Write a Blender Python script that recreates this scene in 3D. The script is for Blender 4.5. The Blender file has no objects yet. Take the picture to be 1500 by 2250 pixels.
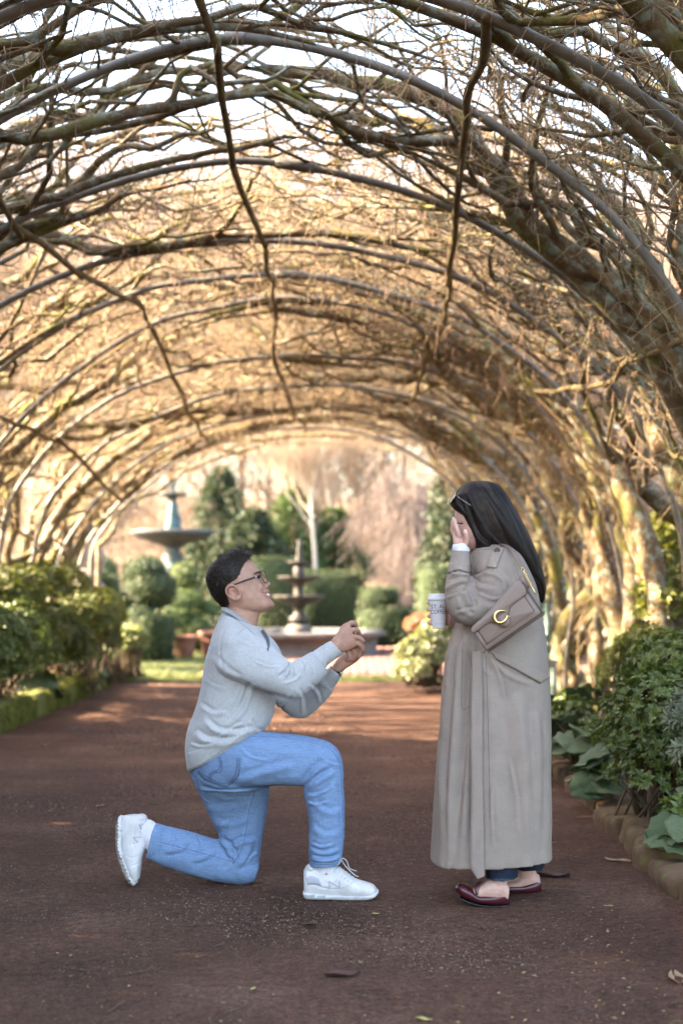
import bpy, bmesh, math, random
import numpy as np
from mathutils import Vector, Matrix, noise
from mathutils.bvhtree import BVHTree
random.seed(7); RNG = np.random.default_rng(11)
C = bpy.context.scene.collection
sc = bpy.context.scene
# ---------------------------------------------------------------- camera, sky, sun, exposure
FPX, VX, VY, CAMZ = 3125.0, 768.0, 1270.0, 1.24
cam = bpy.data.cameras.new('camera'); cam_o = bpy.data.objects.new('camera', cam); C.objects.link(cam_o)
cam_o.location = (0, 0, CAMZ); cam_o.rotation_euler = (math.pi/2, 0, 0)
cam.sensor_fit = 'VERTICAL'; cam.sensor_height = 36; cam.lens = 50
cam.shift_x = -(VX-750)/2250; cam.shift_y = (VY-1125)/2250
cam.clip_start = 0.1; cam.clip_end = 2000
cam.dof.use_dof = True; cam.dof.focus_distance = 5.45; cam.dof.aperture_fstop = 1.9
sc.camera = cam_o
SUN_EL, SUN_AZ = math.radians(30), math.radians(-90)     # azimuth from +Y (away from camera), negative = to the left
world = bpy.data.worlds.new('World'); sc.world = world; world.use_nodes = True
wn = world.node_tree; wn.nodes.clear()
wo = wn.nodes.new('ShaderNodeOutputWorld'); bg = wn.nodes.new('ShaderNodeBackground'); sky = wn.nodes.new('ShaderNodeTexSky')
sky.sky_type = 'NISHITA'; sky.sun_disc = False; sky.sun_elevation = SUN_EL; sky.sun_rotation = SUN_AZ
sky.air_density = 1.0; sky.dust_density = 3.0; sky.ozone_density = 1.0
bg.inputs['Strength'].default_value = 0.15
wb = wn.nodes.new('ShaderNodeMix'); wb.data_type = 'RGBA'; wb.blend_type = 'MULTIPLY'; wb.inputs[0].default_value = 1; wb.inputs[7].default_value = (1.0, .93, .84, 1)   # the photograph's white balance
wn.links.new(sky.outputs[0], wb.inputs[6]); wn.links.new(wb.outputs[2], bg.inputs[0]); wn.links.new(bg.outputs[0], wo.inputs[0])
sun = bpy.data.lights.new('sun', 'SUN'); sun.energy = 4.3; sun.angle = math.radians(0.6); sun.color = (1.0, 0.80, 0.56)
sun_o = bpy.data.objects.new('sun', sun); C.objects.link(sun_o)
SDIR = Vector((math.sin(SUN_AZ)*math.cos(SUN_EL), math.cos(SUN_AZ)*math.cos(SUN_EL), math.sin(SUN_EL)))
sun_o.rotation_euler = SDIR.to_track_quat('Z', 'Y').to_euler(); sun_o.location = SDIR*30
sc.view_settings.view_transform = 'Standard'; sc.view_settings.look = 'None'; sc.view_settings.gamma = 1
sc.view_settings.use_curve_mapping = False; sc.view_settings.exposure = 3.52
sc.render.engine = 'CYCLES'; sc.cycles.use_denoising = True
sc.cycles.max_bounces = 6; sc.cycles.diffuse_bounces = 3; sc.cycles.glossy_bounces = 2; sc.cycles.transmission_bounces = 4
sc.cycles.transparent_max_bounces = 6; sc.cycles.caustics_reflective = False; sc.cycles.caustics_refractive = False

# ---------------------------------------------------------------- helpers
def P(px, py, d): return np.array([(px-VX)*d/FPX, d, CAMZ-(py-VY)*d/FPX])
def G(px, py):                                                    # pixel on the ground plane
    d = FPX*CAMZ/(py-VY); return np.array([(px-VX)*d/FPX, d, 0.0])
def proj(v):
    v = np.asarray(v); return np.stack([v[:, 0]/v[:, 1]*FPX+VX, VY-(v[:, 2]-CAMZ)/v[:, 1]*FPX], 1)

def mkmesh(name, verts, quads=None, tris=None, smooth=True):
    me = bpy.data.meshes.new(name); verts = np.asarray(verts, dtype=np.float32)
    nq = 0 if quads is None else len(quads); nt = 0 if tris is None else len(tris)
    me.vertices.add(len(verts)); me.vertices.foreach_set('co', verts.ravel())
    parts = []
    if nq: parts.append(np.asarray(quads, dtype=np.int32).ravel())
    if nt: parts.append(np.asarray(tris, dtype=np.int32).ravel())
    li = np.concatenate(parts); me.loops.add(len(li)); me.loops.foreach_set('vertex_index', li)
    ls = np.concatenate([np.arange(nq)*4, nq*4+np.arange(nt)*3]).astype(np.int32)
    me.polygons.add(nq+nt); me.polygons.foreach_set('loop_start', ls)
    try: me.polygons.foreach_set('loop_total', np.concatenate([np.full(nq, 4), np.full(nt, 3)]).astype(np.int32))
    except Exception: pass
    me.update(calc_edges=True); me.validate()
    if smooth: me.polygons.foreach_set('use_smooth', np.ones(len(me.polygons), dtype=bool))
    return me

class MB:
    def __init__(s): s.v = []; s.q = []; s.t = []; s.n = 0
    def add(s, v, q=None, t=None):
        v = np.asarray(v, dtype=float)
        if q is not None and len(q): s.q.append(np.asarray(q)+s.n)
        if t is not None and len(t): s.t.append(np.asarray(t)+s.n)
        s.v.append(v); s.n += len(v); return s
    def arrays(s):
        return (np.concatenate(s.v), np.concatenate(s.q) if s.q else None, np.concatenate(s.t) if s.t else None)
    def mesh(s, name, smooth=True): return mkmesh(name, *s.arrays(), smooth=smooth)
    def build(s, name, mat, parent=None, smooth=True, **k): return link(name, s.mesh(name, smooth), mat, parent, **k)
    def tube(s, pts, rad, n=6, cap=True, sq=None):
        v, q, t = tube_arr(pts, rad, n, cap, sq); return s.add(v, q, t)
    def box(s, c, h, R=None, bev=0.0, taper=None):
        v, q = box_arr(c, h, R, taper); return s.add(v, q)
    def lathe(s, prof, c=(0, 0, 0), n=32, ripple=None):
        prof = np.asarray(prof, float); m = len(prof); th = np.arange(n)*2*np.pi/n
        r = prof[:, 0][:, None]*np.ones(n)[None]
        if ripple is not None:
            k, amp = ripple; r = r*(1+amp*np.abs(np.sin(k*th/2))[None]*(prof[:, 0]/prof[:, 0].max())[:, None])
        v = np.stack([r*np.cos(th), r*np.sin(th), prof[:, 1][:, None]*np.ones(n)], 2).reshape(-1, 3)+np.asarray(c)
        i = np.arange(m-1)[:, None]*n; j = np.arange(n)[None]; k2 = (j+1) % n
        q = np.stack([i+j, i+k2, i+n+k2, i+n+j], 2).reshape(-1, 4); return s.add(v, q)

def frames(pts):
    pts = np.asarray(pts, float); T = np.gradient(pts, axis=0); T /= np.linalg.norm(T, axis=1)[:, None]+1e-12
    up = np.array([0, 0, 1.0]) if abs(T[0][2]) < .9 else np.array([0, 1.0, 0])
    N = np.zeros_like(pts); n = np.cross(T[0], up); n /= np.linalg.norm(n)
    for i in range(len(pts)):
        n = n-T[i]*np.dot(n, T[i]); n /= np.linalg.norm(n)+1e-12; N[i] = n
    return T, N, np.cross(T, N)
def tube_arr(pts, rad, n=6, cap=True, sq=None):
    pts = np.asarray(pts, float); m = len(pts); rad = np.broadcast_to(np.asarray(rad, float), (m,))
    T, N, B = frames(pts); th = np.arange(n)*2*np.pi/n
    a, b = (1, 1) if sq is None else sq
    v = (pts[:, None]+rad[:, None, None]*(a*np.cos(th)[None, :, None]*N[:, None]+b*np.sin(th)[None, :, None]*B[:, None])).reshape(-1, 3)
    i = np.arange(m-1)[:, None]*n; j = np.arange(n)[None]; k = (j+1) % n
    q = np.stack([i+j, i+k, i+n+k, i+n+j], 2).reshape(-1, 4); t = None
    if cap:
        v = np.concatenate([v, [pts[0]-T[0]*rad[0]*.5, pts[-1]+T[-1]*rad[-1]*.5]]); c0, c1 = m*n, m*n+1; jj = np.arange(n); kk = (jj+1) % n
        t = np.concatenate([np.stack([kk, jj, np.full(n, c0)], 1), np.stack([(m-1)*n+jj, (m-1)*n+kk, np.full(n, c1)], 1)])
    return v, q, t
def box_arr(c, h, R=None, taper=None):
    s = np.array([[x, y, z] for z in (-1, 1) for y in (-1, 1) for x in (-1, 1)], float)
    v = s*np.asarray(h, float)
    if taper: v[4:, :2] *= taper
    if R is not None: v = v@np.asarray(R).T
    return v+np.asarray(c), np.array([[0, 2, 3, 1], [4, 5, 7, 6], [0, 1, 5, 4], [2, 6, 7, 3], [0, 4, 6, 2], [1, 3, 7, 5]])
def rotz(a): c, s = math.cos(a), math.sin(a); return np.array([[c, -s, 0], [s, c, 0], [0, 0, 1]])
def cr(A, m):                                                      # catmull-rom resampling
    A = np.asarray(A, float); K = len(A)
    if K == 2: t = np.linspace(0, 1, m)[:, None]; return A[0]*(1-t)+A[1]*t
    Q = np.concatenate([[2*A[0]-A[1]], A, [2*A[-1]-A[-2]]]); t = np.linspace(0, K-1-1e-9, m); i = t.astype(int); f = (t-i)[:, None]
    a, b, c, d = Q[i], Q[i+1], Q[i+2], Q[i+3]
    return .5*(2*b+(c-a)*f+(2*a-5*b+4*c-d)*f**2+(3*b-a-3*c+d)*f**3)

def link(name, data, mat=None, parent=None, label=None, cat=None, group=None, kind=None):
    o = bpy.data.objects.new(name, data); C.objects.link(o)
    if mat is not None and data is not None:
        for m in (mat if isinstance(mat, (list, tuple)) else [mat]):
            if data.materials.find(m.name) < 0: data.materials.append(m)
    if parent is not None:
        o.parent = parent
        if parent.location.length or parent.rotation_euler.z:       # parts are written in world coordinates
            o.matrix_parent_inverse = (Matrix.Translation(parent.location)@parent.rotation_euler.to_matrix().to_4x4()).inverted()
    return tag(o, label, cat, group, kind)
def tag(o, label=None, cat=None, group=None, kind=None):
    if label: o['label'] = label
    if cat: o['category'] = cat
    if group: o['group'] = group
    if kind: o['kind'] = kind
    return o
def thing(name, label, cat, loc=(0, 0, 0), group=None):
    o = bpy.data.objects.new(name, None); C.objects.link(o); o.location = Vector(loc); o.empty_display_size = .1
    return tag(o, label, cat, group)
def copy_tree(o, loc=None, rz=None, scale=None, parent=None, label=None):
    c = o.copy(); C.objects.link(c)
    if parent is not None: c.parent = parent
    if loc is not None: c.location = loc
    if rz is not None: c.rotation_euler = (c.rotation_euler[0], c.rotation_euler[1], rz)
    if scale is not None: c.scale = (scale,)*3 if np.isscalar(scale) else scale
    if label: c['label'] = label
    for ch in list(o.children):
        k = copy_tree(ch, parent=c)
    return c

# ---------------------------------------------------------------- materials
def nodes(name):
    m = bpy.data.materials.new(name); m.use_nodes = True; nt = m.node_tree; b = nt.nodes['Principled BSDF']; return m, nt, b
def ramp(nt, fac, stops, interp='LINEAR'):
    r = nt.nodes.new('ShaderNodeValToRGB'); r.color_ramp.interpolation = interp; e = r.color_ramp.elements
    while len(e) < len(stops): e.new(.5)
    for i, (p, c) in enumerate(stops): e[i].position = p; e[i].color = (*c, 1)
    nt.links.new(fac, r.inputs[0]); return r.outputs[0]
def tex(nt, scale, detail=4, rough=.6, stretch=None, kind='noise', coord='Object'):
    tc = nt.nodes.new('ShaderNodeTexCoord'); out = tc.outputs[coord]
    if stretch:
        mp = nt.nodes.new('ShaderNodeMapping'); mp.inputs['Scale'].default_value = stretch; nt.links.new(out, mp.inputs[0]); out = mp.outputs[0]
    if kind == 'noise':
        n = nt.nodes.new('ShaderNodeTexNoise'); n.inputs['Scale'].default_value = scale; n.inputs['Detail'].default_value = detail; n.inputs['Roughness'].default_value = rough
        nt.links.new(out, n.inputs['Vector']); return n.outputs['Fac']
    n = nt.nodes.new('ShaderNodeTexVoronoi'); n.inputs['Scale'].default_value = scale; nt.links.new(out, n.inputs['Vector']); return n.outputs['Distance' if kind == 'voro' else 'Color']
def mixc(nt, a, b, fac, mode='MIX'):
    m = nt.nodes.new('ShaderNodeMix'); m.data_type = 'RGBA'; m.blend_type = mode
    for sock, v in ((m.inputs[6], a), (m.inputs[7], b)):
        if isinstance(v, (tuple, list)): sock.default_value = (*v, 1)
        else: nt.links.new(v, sock)
    if isinstance(fac, (int, float)): m.inputs[0].default_value = fac
    else: nt.links.new(fac, m.inputs[0])
    return m.outputs[2]
def bump(nt, b, h, strength, dist=.01, prev=None):
    n = nt.nodes.new('ShaderNodeBump'); n.inputs['Strength'].default_value = strength; n.inputs['Distance'].default_value = dist
    nt.links.new(h, n.inputs['Height'])
    if prev is not None: nt.links.new(prev, n.inputs['Normal'])
    nt.links.new(n.outputs[0], b.inputs['Normal']); return n.outputs[0]
def mat(name, stops, scale=8, rough=.8, bs=0, bd=.01, bscale=None, detail=5, stretch=None, metal=0, spec=.4, sss=0, island=0, sheen=0, trans=0):
    m, nt, b = nodes(name); f = tex(nt, scale, detail, .62, stretch)
    n = len(stops); st = [(.3+.4*i/max(1, n-1), c) for i, c in enumerate(stops)] if n > 1 else [(.5, stops[0]), (.51, stops[0])]
    col = ramp(nt, f, st)
    if island:
        g = nt.nodes.new('ShaderNodeNewGeometry'); hs = nt.nodes.new('ShaderNodeHueSaturation'); mr = nt.nodes.new('ShaderNodeMapRange')
        mr.inputs[3].default_value = 1-island; mr.inputs[4].default_value = 1+island; nt.links.new(g.outputs['Random Per Island'], mr.inputs[0])
        nt.links.new(mr.outputs[0], hs.inputs['Value']); nt.links.new(col, hs.inputs['Color']); col = hs.outputs[0]
    nt.links.new(col, b.inputs['Base Color']); b.inputs['Roughness'].default_value = rough; b.inputs['Metallic'].default_value = metal
    b.inputs['Specular IOR Level'].default_value = spec
    if sss: b.inputs['Subsurface Weight'].default_value = sss; b.inputs['Subsurface Radius'].default_value = (.012, .005, .003); b.inputs['Subsurface Scale'].default_value = 1
    if sheen: b.inputs['Sheen Weight'].default_value = sheen
    if bs: bump(nt, b, tex(nt, bscale or scale*4, 6, .65, stretch), bs, bd)
    return m
def leafmat(name, cols, trans=.35, rough=.45, spec=.5):
    m, nt, b = nodes(name); g = nt.nodes.new('ShaderNodeNewGeometry')
    n = len(cols); c1 = ramp(nt, g.outputs['Random Per Island'], [(i/(n-1), c) for i, c in enumerate(cols)])
    f = tex(nt, 2.3, 3); c1 = mixc(nt, c1, (.5, .5, .5), 0, 'MIX'); v = ramp(nt, f, [(.3, (.72, .72, .72)), (.7, (1.25, 1.2, 1.1))]); c1 = mixc(nt, c1, v, 1, 'MULTIPLY')
    nt.links.new(c1, b.inputs['Base Color']); b.inputs['Roughness'].default_value = rough; b.inputs['Specular IOR Level'].default_value = spec
    t = nt.nodes.new('ShaderNodeBsdfTranslucent'); nt.links.new(mixc(nt, c1, (1.0, 1.0, .45), 1, 'MULTIPLY'), t.inputs[0])
    ms = nt.nodes.new('ShaderNodeMixShader'); ms.inputs[0].default_value = trans; out = nt.nodes['Material Output']
    nt.links.new(b.outputs[0], ms.inputs[1]); nt.links.new(t.outputs[0], ms.inputs[2]); nt.links.new(ms.outputs[0], out.inputs[0]); return m
# ================================================================= vector helpers for masses of small pieces
def unit(a): return a/(np.linalg.norm(a, axis=-1, keepdims=True)+1e-12)
def rdir(n): return unit(RNG.normal(size=(n, 3)))
def batch_tubes(Pt, R, sides=3):
    """Pt (n, m, 3), R (n, m): many tubes of equal point count"""
    n, m = Pt.shape[:2]; T = unit(np.gradient(Pt, axis=1)); ref = np.where(np.abs(T[:, :1, 2:3]) > .8, np.array([1., 0, 0]), np.array([0, 0, 1.])); ref = np.broadcast_to(ref, T.shape)
    N = unit(np.cross(T, ref)); B = np.cross(T, N); th = np.arange(sides)*2*np.pi/sides
    v = Pt[:, :, None]+R[:, :, None, None]*(np.cos(th)[None, None, :, None]*N[:, :, None]+np.sin(th)[None, None, :, None]*B[:, :, None])
    b = (np.arange(n)*m*sides)[:, None, None]; i = (np.arange(m-1)*sides)[None, :, None]; j = np.arange(sides)[None, None]; k = (j+1) % sides
    q = np.stack([b+i+j, b+i+k, b+i+sides+k, b+i+sides+j], 3).reshape(-1, 4); return v.reshape(-1, 3), q
def leaves(pos, dr, nm, L, W, fold=.25, curl=.15):
    """pointed oval leaves with a folded midrib: 4 triangles each"""
    n = len(pos); dr = unit(dr); sd = unit(np.cross(dr, nm)); nm = np.cross(sd, dr); L = np.broadcast_to(L, (n,))[:, None]; W = np.broadcast_to(W, (n,))[:, None]
    a = pos; m = pos+dr*L*.5-nm*W*fold*.5; t = pos+dr*L-nm*L*curl; l = pos+dr*L*.5+sd*W*.5+nm*W*fold*.5; r = pos+dr*L*.5-sd*W*.5+nm*W*fold*.5
    v = np.stack([a, l, m, r, t], 1).reshape(-1, 3); b = (np.arange(n)*5)[:, None]
    return v, np.concatenate([b+np.array([[0, 2, 1]]), b+np.array([[0, 3, 2]]), b+np.array([[1, 2, 4]]), b+np.array([[2, 3, 4]])])
def vnoise(v, f, o=0.0): return np.array([noise.noise(Vector(a*f)+Vector((o, o, o))) for a in v])

# ================================================================= the ground
dirt_m, _nt, _b = nodes('red_brown_dirt'); f1 = tex(_nt, 1.6, 6, .6); f2 = tex(_nt, 26, 8, .75); f3 = tex(_nt, 190, 3, .6, kind='vcol')
c = ramp(_nt, f1, [(.3, (.074, .036, .023)), (.55, (.122, .063, .040)), (.72, (.18, .105, .07))]); c = mixc(_nt, c, ramp(_nt, f2, [(.32, (.38, .34, .33)), (.68, (1.55, 1.5, 1.45))]), .8, 'MULTIPLY')
c = mixc(_nt, c, ramp(_nt, tex(_nt, 75, 6, .8), [(.36, (.45, .42, .41)), (.5, (.95, .95, .95)), (.66, (1.7, 1.65, 1.6))]), .85, 'MULTIPLY'); c = mixc(_nt, c, (.30, .21, .17), ramp(_nt, tex(_nt, 320, 2, .5), [(.66, (0, 0, 0)), (.72, (1, 1, 1))])); _nt.links.new(c, _b.inputs['Base Color']); _b.inputs['Roughness'].default_value = .92; _b.inputs['Specular IOR Level'].default_value = .25
p_ = bump(_nt, _b, f2, 1.0, .02); bump(_nt, _b, tex(_nt, 260, 4, .7), .7, .004, p_)
soil_m = mat('garden_soil', [(.035, .022, .016), (.07, .045, .03)], 12, .95, .6, .02, 60)
def sheet(name, x0, x1, y0, y1, z, m, nx=60, ny=120, amp=.012, f=1.1, kind='structure', edge=None):
    X, Y = np.meshgrid(np.linspace(x0, x1, nx), np.linspace(y0, y1, ny), indexing='ij'); v = np.stack([X, Y, np.full_like(X, z)], 2).reshape(-1, 3)
    v[:, 2] += vnoise(v, f)*amp+vnoise(v, f*5, 3)*amp*.35
    if edge: v = edge(v)
    i = np.arange(nx*ny).reshape(nx, ny); q = np.stack([i[:-1, :-1], i[1:, :-1], i[1:, 1:], i[:-1, 1:]], 2).reshape(-1, 4); return link(name, mkmesh(name, v, q), m, kind=kind)
def bowl(v): v[:, 2] += .02*np.clip((np.abs(v[:, 0]+.75)-1.2)/.8, 0, 1)**2; return v
sheet('ground', -70, 70, -30, 130, -.06, soil_m, 60, 60, .02, .3)
sheet('path', -2.78, 1.30, -3, 17.0, 0, dirt_m, 70, 260, .010, 1.3, edge=bowl)
sheet('garden_bed', -7.0, -2.9, -3, 17.6, .10, soil_m, 50, 120, .05, .9)
sheet('garden_bed', 1.38, 7.0, -3, 16.4, .06, soil_m, 50, 120, .05, .9)
lawn_m = mat('grass_green', [(.09, .115, .035), (.14, .165, .06)], 14, .9, .5, .02, 90)
sheet('lawn', -9, 9, 17.004, 18.0, -.012, lawn_m, 80, 30, .01); sheet('lawn', -14, -1.9, 18.004, 26, -.012, lawn_m, 60, 40, .01)
# brick paving round the fountain: every paver its own piece near the edge facing the path
pav_m = mat('pink_brick_paving', [(.21, .105, .085), (.27, .15, .12)], 6, .85, .3, .01, 60, island=.12)
pv = sheet('paving', -1.9, 12, 18.004, 30, -.018, mat('paving_joint', [(.22, .14, .12)], 9, .9), 20, 20, .002)
mb = MB()
for i in range(46):
    for j in range(38):
        x = -1.85+.235*i+(.117 if j % 2 else 0); y = 18.16+.29*j; mb.box((x, y, -.012+RNG.normal(0, .0015)), (.112, .14, .012))
bp_ = mb.build('pavers', pav_m, pv, smooth=False, kind='stuff')
# grass blades on the two lawn strips
def grass(name, x0, x1, y0, y1, n, z, h=.045):
    p = np.stack([RNG.uniform(x0, x1, n), RNG.uniform(y0, y1, n), np.full(n, z)], 1); d = unit(np.stack([RNG.normal(0, .4, n), RNG.normal(0, .4, n), np.ones(n)], 1)); v, t = leaves(p, d, rdir(n), RNG.uniform(.5, 1.3, n)*h, .007)
    link(name, mkmesh(name, v, None, t), grass_m, kind='stuff')
grass_m = leafmat('grass_blades', [(.08, .115, .03), (.14, .17, .055), (.20, .20, .08)], .3)
grass('grass', -4.5, 3.5, 17.0, 18.0, 14000, -.012); grass('grass', -8, -1.9, 18.0, 24, 26000, -.012)
# grit, gravel and bark crumbs: thousands of tiny stones nobody could count
def grit(name, n, smin, smax, m, ylo=3.6, yhi=17, seed=1):
    u = RNG.random(n); d = 1/(1/ylo+u*(1/yhi-1/ylo)); x = RNG.uniform(-2.7, 1.25, n); s = RNG.uniform(smin, smax, n)*np.clip(d/6, 1, 2)*np.clip(.75+.8*vnoise(np.stack([x, d, 0*x], 1), 1.1, seed), .3, 1.2)
    base = np.array([[1, 0, 0], [-.4, .9, 0], [-.5, -.8, 0], [0, 0, .8], [.7, .6, .3]]); a = RNG.uniform(0, 6.28, n); ca, sa = np.cos(a), np.sin(a); st = RNG.uniform(.5, 1.3, (n, 1, 3)); b = base[None]*st
    v = np.stack([b[:, :, 0]*ca[:, None]-b[:, :, 1]*sa[:, None], b[:, :, 0]*sa[:, None]+b[:, :, 1]*ca[:, None], b[:, :, 2]], 2)*s[:, None, None]+np.stack([x, d, np.zeros(n)], 1)[:, None]; k = (np.arange(n)*5)[:, None]
    t = np.concatenate([k+np.array([[0, 4, 3]]), k+np.array([[4, 1, 3]]), k+np.array([[1, 2, 3]]), k+np.array([[2, 0, 3]])]); link(name, mkmesh(name, v.reshape(-1, 3), None, t, False), m, kind='stuff')
grit('gravel', 46000, .0016, .0058, mat('pale_grit', [(.14, .09, .06), (.22, .15, .105)], 40, .8, island=.45))
grit('gravel_dark', 36000, .002, .0085, mat('dark_grit', [(.06, .03, .024), (.11, .06, .05)], 40, .9, island=.3))
n = 3200; u = RNG.random(n); d = 1/(1/3.6+u*(1/15-1/3.6)); x = np.where(RNG.random(n) < .45, 1.25-np.abs(RNG.normal(0, .35, n)), RNG.uniform(-2.7, 1.2, n)); pos = np.stack([x, d, RNG.uniform(.004, .010, n)], 1); a = RNG.uniform(0, 6.28, n)
v, t = leaves(pos, np.stack([np.cos(a), np.sin(a), RNG.normal(0, .15, n)], 1), np.array([[0, 0, 1.]])+RNG.normal(0, .25, (n, 3)), RNG.uniform(.006, .022, n), RNG.uniform(.004, .010, n), .3, .1)
litter_m = leafmat('leaf_litter', [(.07, .04, .025), (.20, .13, .06), (.34, .26, .14), (.12, .08, .05), (.26, .22, .12)], .05, .8, .2); link('leaf_litter', mkmesh('leaf_litter', v, None, t), litter_m, kind='stuff')
m = 160; st = np.stack([RNG.uniform(-2.6, 1.2, m), 3.7+9*RNG.random(m)**1.6, np.full(m, .006)], 1); a = RNG.uniform(0, 6.28, m); L = RNG.uniform(.02, .11, m)
pt = st[:, None]+np.linspace(0, 1, 4)[None, :, None]*(np.stack([np.cos(a), np.sin(a), 0*a], 1)*L[:, None])[:, None]+RNG.normal(0, .003, (m, 4, 3))*[1, 1, .4]
v, q = batch_tubes(pt, np.full((m, 4), .0016)*RNG.uniform(.5, 1.4, (m, 1)), 4); link('twigs', mkmesh('twigs', v, q), mat('dead_twig', [(.06, .04, .03), (.13, .09, .06)], 30, .9), kind='stuff')
# single fallen leaves one can point to
def fallen(px, py, L, col, label, up=.35, a=None):
    g = G(px, py); n_ = 9; S = np.linspace(-1, 1, n_); a = RNG.uniform(0, 6.28) if a is None else a; rows = []
    for s in np.linspace(0, 1, 9):
        w = .42*math.sin(math.pi*min(1, s*.93+.04))**.8; rows.append([[s-.5, w*t*.5*(1+.12*math.sin(9*s+5*t)), up*(.25*abs(t)+.35*(s-.5)**2)+.03*math.sin(7*s+3*t)] for t in S])
    V = np.array(rows)*L; V = V@rotz(a).T+g+np.array([0, 0, .006]); mb = MB(); grid_solid(mb, V, .0008, np.array([0, 0, 1.])); mb.build('fallen_leaf', col, None).update({}) if False else tag(mb.build('fallen_leaf', col), label, 'leaf', 'fallen leaves on the path')
def grid_solid(mb, V, th, away=np.array([0, 1.0, 0])):
    m, k = V.shape[:2]; B = V+away*th; v = np.concatenate([V.reshape(-1, 3), B.reshape(-1, 3)]); N = m*k
    id = np.arange(N).reshape(m, k); a, b, c, d = id[:-1, :-1], id[:-1, 1:], id[1:, 1:], id[1:, :-1]
    q = np.stack([a, b, c, d], 2).reshape(-1, 4); q = np.concatenate([q, q[:, ::-1]+N])
    rim = np.concatenate([id[0], id[1:, -1], id[-1, ::-1][1:], id[::-1, 0][1:]]); r2 = np.roll(rim, -1)[:-1]; r1 = rim[:-1]
    q = np.concatenate([q, np.stack([r1, r1+N, r2+N, r2], 1)]); mb.add(v, q)
tan_m = mat('dry_tan_leaf', [(.24, .15, .09), (.33, .22, .13)], 40, .7, .2, .002, 200); dk_m = mat('dark_brown_leaf', [(.06, .03, .025), (.10, .05, .035)], 40, .6, .2, .002, 200); yl_m = mat('yellow_leaf', [(.30, .27, .08), (.38, .33, .12)], 40, .6); rust_m = mat('rust_leaf', [(.20, .08, .05), (.28, .12, .07)], 40, .7)
fallen(220, 1775, .075, tan_m, 'pale tan fallen leaf lying on the dirt behind the kneeling man')
fallen(752, 2148, .11, dk_m, 'dark curled fallen leaf on the dirt near the front of the path'); fallen(676, 2036, .07, dk_m, 'small dark fallen leaf just in front of the white shoe')
fallen(1318, 1802, .09, rust_m, 'rusty red curled leaf beside the right edging stones', .6); fallen(1356, 1900, .12, tan_m, 'large tan curled leaf at the foot of the right edging stones', .5)
fallen(1486, 2160, .13, tan_m, 'broad tan leaf at the right edge of the path in front', .4); fallen(1210, 1932, .15, dk_m, 'dark brown curled leaf beside the woman\'s heel', .5)
fallen(556, 2178, .03, yl_m, 'tiny yellow green leaf in the foreground dirt'); fallen(825, 2012, .03, yl_m, 'small yellow leaf below the toe of the white shoe'); fallen(930, 2246, .05, yl_m, 'yellowish leaf at the very bottom of the path'); fallen(1336, 1995, .035, yl_m, 'small pale yellow leaf in front of the woman on the right')
fallen(95, 1640, .06, tan_m, 'pale leaf on the path near the mossy left kerb'); fallen(345, 1638, .05, tan_m, 'pale speck of a leaf on the dirt left of the man')
# edging stones: each one a piece of its kerb
stone_m, _nt, _b = nodes('ochre_stone'); f = tex(_nt, 7, 6, .65); g_ = _nt.nodes.new('ShaderNodeNewGeometry')
c = ramp(_nt, f, [(.3, (.075, .044, .022)), (.6, (.15, .09, .043)), (.75, (.21, .14, .075))]); c = mixc(_nt, c, (.10, .13, .022), ramp(_nt, tex(_nt, 11, 5, .6), [(.56, (0, 0, 0)), (.64, (.8, .8, .8))])); _nt.links.new(c, _b.inputs['Base Color']); _b.inputs['Roughness'].default_value = .92; bump(_nt, _b, tex(_nt, 40, 8, .7), .8, .01)
moss_m, _nt, _b = nodes('mossy_stone'); c = ramp(_nt, tex(_nt, 1, 5, .65, (9, 9, 2.2)), [(.36, (.09, .055, .03)), (.46, (.13, .145, .035)), (.7, (.20, .24, .06))]); _nt.links.new(c, _b.inputs['Base Color']); _b.inputs['Roughness'].default_value = 1; bump(_nt, _b, tex(_nt, 1, 6, .7, (60, 60, 14)), 1, .03)
def stone_mesh(seed, L, W, H, groove=0.0):
    r = np.random.default_rng(seed); nx, ny, nz = 6, 6, 5; mb = MB(); bm = bmesh.new(); bmesh.ops.create_cube(bm, size=2); bmesh.ops.subdivide_edges(bm, edges=bm.edges[:], cuts=5, use_grid_fill=True)
    for v in bm.verts:
        p = np.array(v.co); q = np.sign(p)*np.abs(p); k = np.linalg.norm(p, 6 and None); inf = (np.sum(np.abs(p)**6))**(1/6); p = p/max(inf, 1e-6)*np.max(np.abs(p))
        p = p*np.array([W/2, L/2, H/2]); nz_ = noise.noise(Vector(p*9)+Vector((seed, 0, 0)))*.018+noise.noise(Vector(p*28)+Vector((seed, 0, 0)))*.006; v.co = Vector(p*(1+nz_*8)); v.co.z += H/2-.04+r.normal(0, .002)
    me = bpy.data.meshes.new('stone'); bm.to_mesh(me); bm.free(); me.polygons.foreach_set('use_smooth', np.ones(len(me.polygons), dtype=bool)); return me
kr = link('kerb', None, label='low kerb of squared ochre stones along the right flower bed', cat='kerb', kind='structure')
sm = [stone_mesh(i, .2, .19, .16) for i in range(6)]
y = 4.3; i = 0
while y < 13.6:
    L = RNG.uniform(.14, .26); o = link('stone', sm[i % 6], stone_m, kr); o.location = (1.345+RNG.normal(0, .012)+.012*math.sin(y*2), y+L/2, RNG.normal(-.012, .009)); o.rotation_euler = (RNG.normal(0, .07), RNG.normal(0, .07), RNG.normal(0, .09)); o.scale = (RNG.uniform(.9, 1.15), L/.2*1.0, RNG.uniform(.9, 1.1)); y += L; i += 1
kl = link('kerb', None, label='low kerb of moss covered stones along the left flower bed', cat='kerb', kind='structure')
sm2 = [stone_mesh(20+i, .32, .24, .26) for i in range(5)]; ys = []
y = 7.5
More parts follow.
